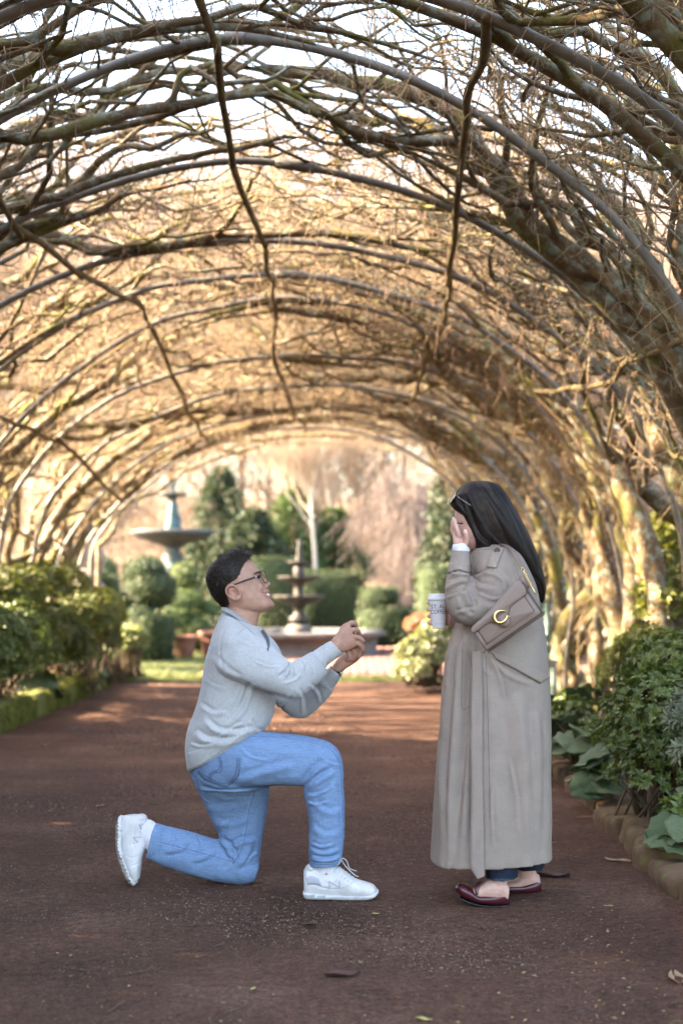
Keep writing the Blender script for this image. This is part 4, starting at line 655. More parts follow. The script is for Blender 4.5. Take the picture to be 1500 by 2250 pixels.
class Skin:
    def __init__(s, me):
        me.calc_loop_triangles(); tr = np.empty(len(me.loop_triangles)*3, dtype=np.int32); me.loop_triangles.foreach_get('vertices', tr)
        s.b = BVHTree.FromPolygons([Vector(x) for x in coords(me)], tr.reshape(-1, 3).tolist())
    def hit(s, px, py, fall=5.5):
        o = Vector((0, 0, CAMZ)); d = (Vector(P(px, py, 1.0))-o).normalized(); h = s.b.ray_cast(o, d)
        if h[0] is None:
            h = s.b.find_nearest(Vector(P(px, py, fall)))
            return np.array(h[0]), np.array([0, -1.0, 0])
        return np.array(h[0]), np.array(h[1])
    def seam(s, mb, line, w=1.0, off=.001, thick=.0015, step=3.0):
        """raised cord (width in px) lying on the surface along a pixel line"""
        L = cr(line, max(4, int(np.sum(np.hypot(*np.diff(np.asarray(line, float), axis=0).T))/step))); pts = []
        for a in L:
            h, nn = s.hit(*a); pts.append(h+nn*off)
        v, q, t = tube_arr(pts, w*5.5/FPX, 5, True); mb.add(v, q, t)
    def strip(s, mb, left, right, off=.004, m=40, k=4):
        """flat band between two pixel lines lying on the surface, with thickness"""
        L, R = cr(left, m), cr(right, m); V = []
        for a, b in zip(L, R):
            row = []
            for j in range(k+1):
                t = j/k; h, nn = s.hit(*(a*(1-t)+b*t)); row.append(h+nn*off)
            V.append(row)
        V = np.array(V); V[1:-1] = (V[:-2]+V[1:-1]*2+V[2:])/4
        grid_solid(mb, V, .003)
def grid_solid(mb, V, th, away=np.array([0, 1.0, 0])):
    """close a front grid (m x k x 3) into a slab of thickness th"""
    m, k = V.shape[:2]; B = V+away*th; v = np.concatenate([V.reshape(-1, 3), B.reshape(-1, 3)]); N = m*k
    id = np.arange(N).reshape(m, k); a, b, c, d = id[:-1, :-1], id[:-1, 1:], id[1:, 1:], id[1:, :-1]
    q = np.stack([a, b, c, d], 2).reshape(-1, 4); q = np.concatenate([q, q[:, ::-1]+N])
    rim = np.concatenate([id[0], id[1:, -1], id[-1, ::-1][1:], id[::-1, 0][1:]]); r2 = np.roll(rim, -1)[:-1]; r1 = rim[:-1]
    q = np.concatenate([q, np.stack([r1, r1+N, r2+N, r2], 1)]); mb.add(v, q)
def region_mat(me, idx, test, near=True):
    """give the faces whose centre passes test(px, py) another material slot"""
    n = len(me.polygons); c = np.empty(n*3); me.polygons.foreach_get('center', c); c = c.reshape(-1, 3); nn = np.empty(n*3); me.polygons.foreach_get('normal', nn); nn = nn.reshape(-1, 3)
    p = proj(c); k = test(p[:, 0], p[:, 1])
    if near: k &= nn[:, 1] < .3
    mi = np.empty(n, dtype=np.int32); me.polygons.foreach_get('material_index', mi); mi[k] = idx; me.polygons.foreach_set('material_index', mi)
def inpoly(poly):
    poly = np.asarray(poly, float)
    def f(x, y):
        r = np.zeros(len(x), dtype=bool); j = len(poly)-1
        for i in range(len(poly)):
            xi, yi, xj, yj = *poly[i], *poly[j]
            r ^= ((yi > y) != (yj > y)) & (x < (xj-xi)*(y-yi)/(yj-yi+1e-9)+xi); j = i
        return r
    return f
def textmesh(s, size=1.0):
    cu = bpy.data.curves.new('t', 'FONT'); cu.body = s; cu.size = size; cu.align_x = 'LEFT'; o = bpy.data.objects.new('t', cu); C.objects.link(o)
    dg = bpy.context.evaluated_depsgraph_get(); dg.update(); me = bpy.data.meshes.new_from_object(o.evaluated_get(dg)); bpy.data.objects.remove(o); bpy.data.curves.remove(cu); return me
def print_on(skin, s, px, py, wpx, hpx, name, m, parent, rot=0.0, off=.0007):
    """lettering: text outline cut, then laid on the surface at a pixel box; returns the object"""
    me = textmesh(s); bm = bmesh.new(); bm.from_mesh(me); bmesh.ops.triangulate(bm, faces=bm.faces[:]); bmesh.ops.subdivide_edges(bm, edges=[e for e in bm.edges if e.calc_length() > .25], cuts=1)
    xs = [v.co.x for v in bm.verts]; ys = [v.co.y for v in bm.verts]; x0, x1, y0, y1 = min(xs), max(xs), min(ys), max(ys); cs, sn = math.cos(rot), math.sin(rot)
    for v in bm.verts:
        a = (v.co.x-x0)/(x1-x0)*wpx; b = (v.co.y-y0)/(y1-y0)*hpx; qx = px+a*cs+b*sn; qy = py+a*sn-b*cs
        h, nn = skin.hit(qx, qy); v.co = h+nn*off
    bm.to_mesh(me); bm.free(); me.name = name; return link(name, me, m, parent)

# ---- materials of the two people
def skinmat(name, a, b_, red):
    m, nt, b = nodes(name); c = ramp(nt, tex(nt, 34, 5, .65), [(.35, a), (.65, b_)]); c = mixc(nt, c, red, ramp(nt, tex(nt, 15, 3), [(.45, (0, 0, 0)), (.7, (.5, .5, .5))])); c = mixc(nt, c, ramp(nt, tex(nt, 420, 3), [(.35, (.86, .84, .83)), (.6, (1.04, 1.04, 1.04))]), 1, 'MULTIPLY')
    nt.links.new(c, b.inputs['Base Color']); b.inputs['Roughness'].default_value = .48; b.inputs['Subsurface Weight'].default_value = .1; b.inputs['Subsurface Radius'].default_value = (.012, .005, .003); b.inputs['Subsurface Scale'].default_value = 1; bump(nt, b, tex(nt, 700, 3), .18, .001); return m
skin_m = skinmat('skin_tan', (.38, .205, .14), (.50, .285, .205), (.44, .18, .13))
skin_w = skinmat('skin_fair', (.52, .31, .245), (.62, .40, .33), (.58, .27, .22))
lip_m = mat('lip', [(.42, .13, .12)], 10, .4, spec=.5); nail_m = mat('nail', [(.72, .46, .40)], 10, .3, spec=.6)
teeth_m = mat('teeth', [(.85, .82, .76)], 10, .3); brow_m = mat('brow', [(.05, .03, .025)], 200, .8)
stubble_m = mat('temple_fade', [(.13, .085, .065), (.30, .18, .135)], 260, .7)
def knit(name, c, sc=420, b=.25, var=.12, sheen=.3):
    m, nt, bs = nodes(name); f = tex(nt, sc, 3, .7); f2 = tex(nt, 26, 5, .6)
    lo = tuple(x*(1-var) for x in c); hi = tuple(min(1, x*(1+var)) for x in c)
    col = mixc(nt, ramp(nt, f, [(.35, lo), (.65, hi)]), ramp(nt, f2, [(.3, (.93, .93, .93)), (.7, (1.04, 1.04, 1.04))]), 1, 'MULTIPLY')
    nt.links.new(col, bs.inputs['Base Color']); bs.inputs['Roughness'].default_value = .95; bs.inputs['Sheen Weight'].default_value = sheen; bs.inputs['Specular IOR Level'].default_value = .2
    p = bump(nt, bs, f, b, .002); bump(nt, bs, f2, .35, .006, p); return m
def weave(name, c, warp=(90, 90, 1400), b=.25, var=.08, rough=.8, big=14):
    m, nt, bs = nodes(name); a = tex(nt, 1, 4, .7, (420, 420, 30)); c2 = tex(nt, 1, 4, .7, (30, 30, 420)); f2 = tex(nt, big, 5, .6)
    lo = tuple(x*(1-var) for x in c); hi = tuple(min(1, x*(1+var)) for x in c)
    col = mixc(nt, ramp(nt, a, [(.35, lo), (.65, hi)]), ramp(nt, c2, [(.35, lo), (.65, hi)]), .5)
    col = mixc(nt, col, ramp(nt, f2, [(.25, (.90, .90, .92)), (.75, (1.08, 1.07, 1.05))]), 1, 'MULTIPLY')
    nt.links.new(col, bs.inputs['Base Color']); bs.inputs['Roughness'].default_value = rough; bs.inputs['Specular IOR Level'].default_value = .3
    p = bump(nt, bs, a, b, .001); bump(nt, bs, f2, .4, .008, p); return m
sweat_m = knit('heather_grey_jersey', (.44, .44, .45), 300, var=.2); rib_m = knit('grey_rib', (.33, .34, .37), 300)
denim_m = weave('washed_blue_denim', (.175, .27, .445), var=.35, rough=.9, big=6); denimd_m = weave('blue_denim_pocket', (.15, .225, .37), var=.2, rough=.9)
stitch_m = mat('stitch', [(.30, .40, .62)], 300, .8); seamd_m = mat('denim_seam', [(.11, .18, .37), (.2, .3, .5)], 260, .9)
navy_m = weave('navy_denim', (.012, .018, .038), var=.3); fray_m = mat('frayed_hem', [(.03, .045, .085), (.10, .13, .20)], 500, .9)
coat_m = weave('taupe_gabardine', (.295, .243, .208), var=.10, rough=.72); coats_m = weave('taupe_belt_cloth', (.285, .232, .20), var=.08, rough=.6)
hole_m = mat('dark_inside', [(.01, .009, .009)], 5, .9)
hair_m, _nt, _b = nodes('black_hair'); _f = tex(_nt, 1, 5, .6, (260, 260, 22)); _nt.links.new(ramp(_nt, _f, [(.3, (.005, .004, .004)), (.75, (.024, .015, .012))]), _b.inputs['Base Color'])
_b.inputs['Roughness'].default_value = .45; _b.inputs['Specular IOR Level'].default_value = .22; bump(_nt, _b, _f, .5, .003)
shoe_m = mat('white_leather', [(.56, .55, .55), (.68, .67, .68)], 22, .5, .12, .003, 160); shoe2_m = mat('white_mesh', [(.38, .38, .44), (.48, .48, .54)], 500, .8, .3, .002, 900)
sole_m = mat('grey_rubber', [(.30, .31, .31), (.42, .42, .42)], 60, .7, .1, .003, 200); dirty_m = mat('muddy_sole', [(.12, .08, .06), (.40, .37, .34)], 60, .9, .4, .004, 120)
sock_m = knit('white_sock', (.70, .68, .75), 500); maroon_m = mat('maroon_leather', [(.05, .006, .012), (.07, .010, .018)], 20, .28, .04, .003, 90, spec=.6)
bag_m = mat('taupe_leather', [(.20, .14, .115), (.225, .16, .13)], 30, .42, .08, .002, 500, spec=.5); bagd_m = mat('taupe_leather_edge', [(.075, .048, .038), (.095, .06, .05)], 30, .5, .05, .002, 300)
gold_m = mat('brass', [(.80, .55, .22), (.88, .64, .30)], 20, .22, metal=1); black_m = mat('black_acetate', [(.012, .012, .014)], 9, .25, spec=.6)
white_m = mat('cup_paper', [(.70, .67, .70), (.73, .70, .73)], 20, .6); lid_m = mat('cup_lid', [(.74, .72, .75)], 20, .4); ink_m = mat('grey_ink', [(.05, .05, .055)], 10, .7)
velvet_m = mat('dark_velvet', [(.012, .014, .03)], 60, .9, sheen=.5)
lens_m, _nt, _b = nodes('eyeglass_lens'); _t = _nt.nodes.new('ShaderNodeBsdfTransparent'); _t.inputs[0].default_value = (.97, .93, .85, 1); _g = _nt.nodes.new('ShaderNodeBsdfGlossy'); _g.inputs['Roughness'].default_value = .05; _x = _nt.nodes.new('ShaderNodeMixShader'); _x.inputs[0].default_value = .12; _nt.links.new(_t.outputs[0], _x.inputs[1]); _nt.links.new(_g.outputs[0], _x.inputs[2]); _nt.links.new(_x.outputs[0], _nt.nodes['Material Output'].inputs[0])
dlens_m = mat('dark_lens', [(.008, .008, .009)], 5, .06, spec=.8)

hairs_m = mat('brown_black_strand', [(.016, .011, .009), (.06, .042, .032)], 40, .42, spec=.4, island=.4)
# ================================================================= kneeling man (faces right)
MD = 5.63
man = thing('person', 'man in grey sweatshirt and blue jeans kneeling on one knee with both hands held out', 'person', tuple(G(600, 1960)))
O = np.array([525., 1280.]); F_, U_ = np.array([.9, -.436]), np.array([-.436, -.9])
def hd(f, u): q = O+F_*f+U_*u; return q[0], q[1]
def hs(u, b, f, w, dd=0.0): return (*hd(b, u), *hd(f, u), dd, w)
KH = MD/FPX
skull = [(-82, 20, 40, 10), (-78, 6, 48, 20), (-70, -14, 48.5, 29), (-58, -34, 46, 35), (-45, -46, 47, 38.5), (-30, -54, 48, 41), (-14, -58, 50, 42.5), (-6, -59, 50.5, 43), (0, -60, 52.5, 43), (12, -58, 51.5, 43.5), (26, -53, 47.5, 42), (40, -45, 38, 37), (50, -34, 26, 30), (57, -20, 12, 20), (60, -10, 3, 9)]
head = loft([hs(u, b, f, w*KH) for u, b, f, w in skull], MD, 36, 2.05, 4)
nose = loft([hs(-2, 40, 52, .008), hs(-9, 40, 52.5, .0085), hs(-18, 40, 55.5, .0095), hs(-26, 40, 59.5, .012), hs(-32, 40, 61.5, .0165), hs(-36, 40, 58, .018), hs(-39, 40, 51, .010)], MD, 16)
brow = loft([hs(4, 34, 53, .042), hs(-1, 34, 55, .045), hs(-5, 34, 53, .042)], MD, 20, 2.6)
cheek = [ball(*hd(33, -28), s*.033, 13, 13, .020, MD) for s in (-1, 1)]
lipu = loft([hs(-41, 38, 50, .012), hs(-45, 36, 52.5, .021), hs(-48, 36, 51, .025), hs(-50, 36, 46, .024)], MD, 18)
lipl = loft([hs(-55, 36, 46, .022), hs(-58, 36, 49.5, .021), hs(-62, 36, 47, .016)], MD, 18)
chin = ball(*hd(38, -73), 0, 12, 9, .024, MD)
neckm = loft([(488, 1300, 560, 1318, 0, .052), (490, 1330, 572, 1343, 0, .058), (494, 1350, 568, 1362, 0, .058), (496, 1375, 566, 1388, 0, .062), (490, 1410, 570, 1415, 0, .08)], MD, 28)
def ear(cx, cy, dd, d0, s=1.0, rot=-.75, lobe=1):
    P_ = []; 
    for a in np.linspace(-2.6, 2.9, 15):
        r = (19, 12.5) if True else 0; x, y = r[1]*math.sin(a)*s, -r[0]*math.cos(a)*s; x *= 1.0-.25*(y/19.); cs, sn = math.cos(rot), math.sin(rot)
        P_.append((cx+x*cs-y*sn, cy+x*sn+y*cs, dd-.006*math.cos(a)-.004))
    return [digit(P_, [2.5*s]*15, d0, 8, 2), ball(cx, cy, dd+.006, 12*s, 17*s, .007, d0, rot=-rot), ball(cx+8, cy+11, dd-.002, 6, 6, .005, d0)]
ears = ear(513.5, 1303, -.086, MD)+ear(513.5, 1303, .088, MD)
# torso, arms and legs under the clothes, one continuous body
tor = loft([(480, 1375, 575, 1395, 0, .10), (470, 1410, 598, 1420, 0, .185), (462, 1460, 608, 1455, 0, .165), (455, 1530, 600, 1505, 0, .145), (440, 1600, 585, 1580, 0, .145), (440, 1670, 575, 1660, 0, .15)], MD)
armn = loft([(482, 1440, 550, 1400, -.14, .05), (555, 1490, 605, 1440, -.2, .045), (645, 1520, 642, 1470, -.2, .035), (712, 1468, 690, 1436, -.12, .028), (748, 1433, 728, 1408, -.07, .026)], MD, 18)
armf = loft([(500, 1440, 560, 1400, .14, .05), (600, 1520, 610, 1490, .19, .045), (655, 1560, 655, 1520, .17, .035), (715, 1508, 698, 1490, .05, .028), (748, 1480, 727, 1465, -.01, .024)], MD, 18)
legn = loft([(530, 1620, 460, 1700, -.09, .08), (650, 1630, 630, 1712, -.12, .075), (740, 1660, 685, 1722, -.13, .055), (742, 1740, 690, 1750, -.13, .05), (738, 1850, 694, 1850, -.13, .042), (733, 1900, 696, 1902, -.13, .035), (735, 1935, 695, 1935, -.13, .035)], MD, 18)
legf = loft([(435, 1690, 575, 1690, .1, .075), (470, 1780, 575, 1775, .13, .07), (495, 1850, 565, 1850, .13, .06), (505, 1905, 560, 1905, .13, .05)], MD, 18)
shf = loft([(555, 1885, 545, 1930, .13, .045), (470, 1865, 465, 1915, .13, .045), (400, 1838, 393, 1895, .12, .042), (345, 1825, 335, 1868, .12, .036), (310, 1815, 300, 1860, .12, .033)], MD, 18)
HD = MD-.07
hand_n = [loft([(728, 1406, 751, 1433, 0, .021), (741, 1390, 766, 1430, 0, .021), (755, 1376, 778, 1424, -.002, .02), (766, 1367, 785, 1417, 0, .016)], HD, 18, 2.4),
    digit([(764, 1377, 0), (770, 1369, .004), (779, 1371, .012), (781, 1379, .024), (776, 1384, .03)], [6.2, 6.2, 5.8, 5.4, 4.6], HD),
    digit([(768, 1388, -.004), (776, 1384, -.006), (786, 1386, .004), (788, 1393, .018), (782, 1398, .024)], [6.3, 6.2, 5.8, 5.4, 4.6], HD),
    digit([(768, 1402, -.004), (780, 1399, -.008), (792, 1404, -.004), (799, 1410, .006)], [6.2, 6.1, 5.6, 4.6], HD),
    digit([(768, 1416, 0), (780, 1413, -.004), (791, 1418, .0), (797, 1426, .008), (793, 1431, .014)], [5.8, 5.6, 5.1, 4.7, 4.0], HD),
    digit([(745, 1395, .015), (756, 1378, .026), (768, 1372, .034), (778, 1376, .038)], [7, 6.8, 6.0, 4.8], HD)]
hand_f = [loft([(727, 1468, 748, 1480, 0, .024), (738, 1452, 762, 1468, .0, .028), (752, 1438, 778, 1458, .004, .030), (765, 1430, 790, 1448, .006, .026)], MD, 18, 2.4),
    digit([(762, 1450, -.022), (768, 1444, -.034), (764, 1432, -.04), (758, 1424, -.036)], [6.5, 6.2, 5.6, 4.6], MD),
    digit([(772, 1450, -.02), (779, 1442, -.032), (777, 1430, -.04), (771, 1422, -.036)], [6.5, 6.3, 5.8, 4.6], MD),
    digit([(781, 1446, -.014), (790, 1438, -.024), (789, 1427, -.034), (783, 1420, -.032)], [6.3, 6.2, 5.6, 4.6], MD),
    digit([(785, 1442, -.004), (797, 1434, -.008), (798, 1422, -.018), (792, 1415, -.024)], [6.0, 5.8, 5.2, 4.4], MD),
    digit([(745, 1455, .02), (758, 1438, .034), (772, 1424, .036), (782, 1416, .03)], [7, 6.8, 5.8, 4.8], MD)]
body = fuse('body', [head, nose, brow, lipu, lipl, chin, neckm, tor, armn, armf, legn, legf, shf]+cheek+ears+hand_n+hand_f, .0026, 3,
    [('g', [(566, 1266), (572, 1272), (575, 1268)], 4, -.003), ('g', [(571, 1301), (578, 1304), (584, 1306), (592, 1306)], 2.2, -.003, 1), ('g', [(574, 1286), (567, 1293), (566, 1301)], 2.2, -.002),
     ('g', [(520, 1340), (548, 1345), (572, 1347)], 5, -.0025), ('g', [(509, 1296), (515, 1303), (522, 1309)], 3.5, -.006), ('g', [(583, 1291), (579, 1288), (579, 1284)], 1.8, -.0015)])
bo = link('body', body, [skin_m, lip_m, brow_m, stubble_m], man)
region_mat(body, 1, inpoly([(574, 1303), (581, 1301), (588, 1297.5), (594, 1297), (594, 1304), (586, 1303.5), (578, 1305)]))
region_mat(body, 1, inpoly([(577, 1306), (584, 1309), (594, 1311.5), (595, 1316), (587, 1314.5), (580, 1310)]))
region_mat(body, 2, inpoly([(557, 1260), (564, 1256), (571, 1254), (576, 1256), (576, 1260), (568, 1260), (559, 1263)]))
ms = Skin(body)
mb = MB(); mb.add(*ball(586, 1305.5, 0, 7.5, 3.6, .019, MD, rot=-.42)); mb.build('teeth', teeth_m, man)
mb = MB()
eye_m = mat('eye', [(.10, .06, .045)], 10, .15)
for s in (-1, 1): mb = MB(); mb.add(*ball(567.5, 1268, s*.032, 5.5, 3.0, .009, MD, rot=.4)); mb.build('eye', eye_m, man)
# hair: cropped cap following the skull, with loose tufts on top
def hairline(x, y):
    front = inpoly([(430, 1190), (556, 1190), (553, 1218), (545, 1228), (538, 1236), (531, 1250), (527, 1262), (520, 1272), (507, 1280), (499, 1284), (496, 1296), (499, 1312), (503, 1326), (505, 1342), (470, 1345), (430, 1300)])
    return front(x, y)
hsec = [(-36, -55.5, 0, 36), (-30, -58, 30, 41), (-14, -63, 40, 43), (0, -66.5, 46, 44.5), (14, -66.5, 50, 46), (30, -65, 50, 46), (44, -59, 46, 43), (56, -48, 42, 36), (64, -30, 38, 26), (69, -8, 30, 14), (70, 4, 18, 5)]
hm = fuse('hair', [loft([hs(u, b, f, w*KH) for u, b, f, w in hsec], MD, 36, 2.05, 5), loft([(500, 1222, 520, 1245, 0, .045), (522, 1212, 536, 1236, 0, .05), (541, 1212, 543, 1230, 0, .045), (550, 1216, 547, 1227, 0, .03)], MD, 20)], .003, 2)
v = coords(hm); nn = normals(hm); p = proj(v); ins = hairline(p[:, 0], p[:, 1]); h = np.where(ins, 0, -.018)
h = h+np.array([noise.noise(Vector(a*90)) for a in v])*.0012+np.array([noise.noise(Vector(a*40)) for a in v])*.0012*ins
hm.vertices.foreach_set('co', (v+nn*h[:, None]).astype(np.float32).ravel()); hm.update(); link('hair', hm, hair_m, man)
mb = MB(); vv, nn = coords(hm), normals(hm); pp = proj(vv); ok = np.where(hairline(pp[:, 0], pp[:, 1]))[0]
for i in RNG.choice(ok, 5200):
    q = vv[i]; px, py = pp[i]; n0 = nn[i]; up = np.clip((1262-py)/45, 0.1, 1)
    L = (.003+.010*up*(px > 470))*RNG.uniform(.6, 1.3); flow = np.array([.55 if px > 490 else -.1, 0, .35 if px > 480 else -.5])
    a = n0*.35+flow*.9+RNG.normal(0, .22, 3); a /= np.linalg.norm(a); s = np.cross(a, n0+.01); s /= np.linalg.norm(s); w = .0007
    mb.add([q-s*w, q+s*w, q+a*L*.55+s*w*.8, q+a*L*.55-s*w*.8, q+a*L+n0*L*.15], [[0, 1, 2, 3]], [[3, 2, 4]])
mb.build('hair_strands', hairs_m, man, kind='stuff')
# sweatshirt
swt = loft([(413, 1692, 584, 1600, 0, .165), (408, 1655, 596, 1585, 0, .185), (411, 1610, 603, 1560, 0, .19), (427, 1565, 608, 1525, 0, .185), (441, 1510, 616, 1485, 0, .19), (452, 1450, 621, 1448, 0, .21), (466, 1402, 607, 1415, 0, .215), (480, 1366, 585, 1393, 0, .15), (489, 1345, 570, 1378, 0, .085)], MD, 40, 2.3)
sln = loft([(470, 1448, 540, 1378, -.13, .075), (484, 1478, 592, 1412, -.17, .08), (548, 1508, 626, 1444, -.21, .07), (606, 1526, 640, 1455, -.215, .065), (652, 1534, 645, 1452, -.205, .06), (690, 1510, 664, 1444, -.17, .054), (715, 1484, 682, 1433, -.13, .048), (719, 1472, 686, 1431, -.115, .042)], MD, 28, 2.1)
slf = loft([(596, 1535, 590, 1450, .16, .07), (618, 1560, 622, 1490, .19, .065), (645, 1577, 645, 1500, .18, .06), (672, 1576, 665, 1500, .15, .058), (704, 1552, 682, 1494, .09, .052), (728, 1524, 692, 1490, .05, .045), (731, 1512, 696, 1493, .03, .04)], MD, 28, 2.1)
folds = [('f', [(452, 1580), (480, 1602), (520, 1606), (560, 1598)], 7, .011), ('f', [(430, 1605), (455, 1622), (500, 1625), (540, 1608)], 8, .010), ('f', [(440, 1545), (470, 1563), (500, 1560)], 6, .006),
    ('f', [(500, 1590), (530, 1560), (545, 1520), (552, 1500)], 6, .008), ('f', [(470, 1570), (505, 1540), (530, 1500)], 7, .006), ('g', [(500, 1482), (560, 1513), (610, 1530), (650, 1540)], 5, -.008),
    ('f', [(636, 1452), (628, 1470), (612, 1484)], 4, .008), ('f', [(636, 1455), (636, 1476), (630, 1490)], 4, .009), ('f', [(640, 1452), (645, 1468), (648, 1482)], 4, .006), ('f', [(658, 1446), (668, 1460), (670, 1474)], 4, .005), ('f', [(470, 1440), (500, 1470), (530, 1487)], 7, .004),
    ('f', [(516, 1400), (560, 1412), (600, 1440)], 7, .004), ('g', [(497, 1372), (485, 1400), (483, 1440), (494, 1478)], 2, -.003), ('f', [(655, 1510), (668, 1540), (668, 1570)], 5, .006), ('f', [(680, 1500), (700, 1522), (706, 1545)], 4, .007), ('f', [(640, 1525), (622, 1548), (610, 1556)], 5, .006),
    ('f', [(552, 1580), (566, 1602), (580, 1607)], 5, .008), ('f', [(452, 1490), (470, 1503), (500, 1512)], 4, .0015), ('f', [(560, 1450), (590, 1462), (616, 1462)], 3.5, .004), ('f', [(620, 1500), (645, 1492), (660, 1478)], 3.5, .004), ('f', [(418, 1630), (440, 1638), (470, 1634)], 3.5, .005), ('f', [(520, 1545), (530, 1520), (533, 1495)], 3.5, .005), ('f', [(470, 1625), (505, 1600), (535, 1585)], 4, .005), ('f', [(672, 1452), (684, 1468), (688, 1482)], 3, .004),
    ('n', 9, 9, 9, .004), ('n', 26, 26, 18, .0018)]
sw = fuse('sweatshirt', [swt, sln, slf], .0042, 4, folds); so = link('sweatshirt', sw, sweat_m, man); ss = Skin(sw)
cuffs = fuse('cuff', [loft([(711, 1472, 681, 1438, -.125, .038), (719, 1463, 689, 1430, -.108, .041), (722, 1459, 694, 1427, -.1, .041), (738, 1448, 711, 1416, -.085, .040), (752, 1437, 726, 1408, -.072, .038), (753, 1436, 727, 1408, -.07, .034)], MD, 28)], .003, 2, [('n', 60, 60, 60, .0012)])
link('cuff', cuffs, sweat_m, man)
cuff2 = fuse('cuff', [loft([(722, 1522, 690, 1500, .05, .038), (731, 1513, 694, 1493, .035, .041), (737, 1506, 702, 1486, .028, .041), (745, 1494, 715, 1474, .01, .04), (751, 1485, 722, 1466, 0, .037)], MD, 28)], .003, 2); link('cuff', cuff2, sweat_m, man)
hem = MB(); ss.strip(hem, [(411, 1655), (440, 1646), (480, 1628), (512, 1605), (540, 1590)], [(414, 1693), (445, 1678), (490, 1648), (522, 1624), (548, 1607)], .003, 40, 8); hem.build('waistband', sweat_m, man)
# stand collar folded over, zip placket, chest logo
col = fuse('collar', [loft([(486, 1336, 493, 1346, 0, .052), (490, 1334, 500, 1350, 0, .066), (500, 1334, 514, 1358, 0, .077), (520, 1343, 530, 1370, 0, .079), (542, 1358, 548, 1386, 0, .072), (558, 1374, 562, 1402, 0, .06), (568, 1388, 572, 1416, 0, .044)], MD, 26)], .003, 3, [('n', 20, 20, 20, .003)])
link('collar', col, rib_m, man); cs = Skin(col)
cl2 = loft([(484, 1346, 500, 1352, 0, .08), (486, 1362, 510, 1356, 0, .1), (530, 1385, 545, 1372, 0, .1), (560, 1404, 566, 1392, 0, .08)], MD)
mb = MB(); ss.strip(mb, [(572, 1388), (582, 1404), (588, 1422), (586, 1428)], [(577, 1383), (589, 1402), (592, 1420), (588, 1432)], .003, 20, 3); mb.build('zip_placket', mat('charcoal_tape', [(.10, .11, .14)], 60, .8), man)
mb = MB(); ss.seam(mb, [(490, 1350), (512, 1358), (538, 1376), (560, 1396)], .8, .001); ss.seam(mb, [(408, 1656), (440, 1646), (480, 1628), (512, 1605)], .7, .001); mb.build('stitching', rib_m, man, kind='stuff')
mb = MB(); mb.add(*ball(590.5, 1406, 0, 2.5, 1.6, .005, 5.46)); 
h_, n_ = ss.hit(590, 1407); mb = MB(); v_, q_, t_ = ball(0, 0, 0, 2.2, 1.4, .002, 5.5); mb.add(v_-P(0, 0, 5.5)+h_, q_, t_); mb.build('logo', mat('red_logo', [(.35, .03, .03)], 9, .6), man)
# jeans
pelv = loft([(436, 1600, 575, 1590, 0, .16), (422, 1650, 590, 1640, 0, .17), (418, 1695, 592, 1695, 0, .17), (430, 1730, 585, 1730, 0, .15)], MD, 36)
thn = loft([(500, 1598, 440, 1712, -.06, .10), (545, 1603, 495, 1730, -.09, .10), (600, 1609, 565, 1730, -.11, .10), (660, 1615, 625, 1728, -.12, .095), (712, 1627, 664, 1726, -.125, .088), (744, 1650, 668, 1732, -.13, .08), (755, 1690, 667, 1745, -.13, .076), (757, 1750, 673, 1772, -.13, .072), (757, 1820, 680, 1824, -.13, .068), (753, 1875, 678, 1878, -.13, .066), (746, 1900, 681, 1904, -.13, .060)], MD, 30, 2.2)
thf = loft([(417, 1690, 590, 1690, .09, .09), (432, 1735, 592, 1735, .12, .09), (460, 1790, 586, 1785, .13, .085), (480, 1835, 577, 1835, .13, .08), (488, 1880, 572, 1885, .13, .075), (500, 1920, 562, 1925, .13, .06), (525, 1938, 550, 1941, .13, .03)], MD, 30, 2.2)
kf = loft([(572, 1895, 560, 1935, .13, .05), (545, 1868, 542, 1943, .13, .07), (500, 1850, 505, 1942, .13, .072), (450, 1838, 448, 1931, .13, .07), (400, 1824, 394, 1914, .125, .066), (360, 1814, 350, 1899, .12, .06), (342, 1808, 322, 1884, .12, .056)], MD, 30, 2.2)
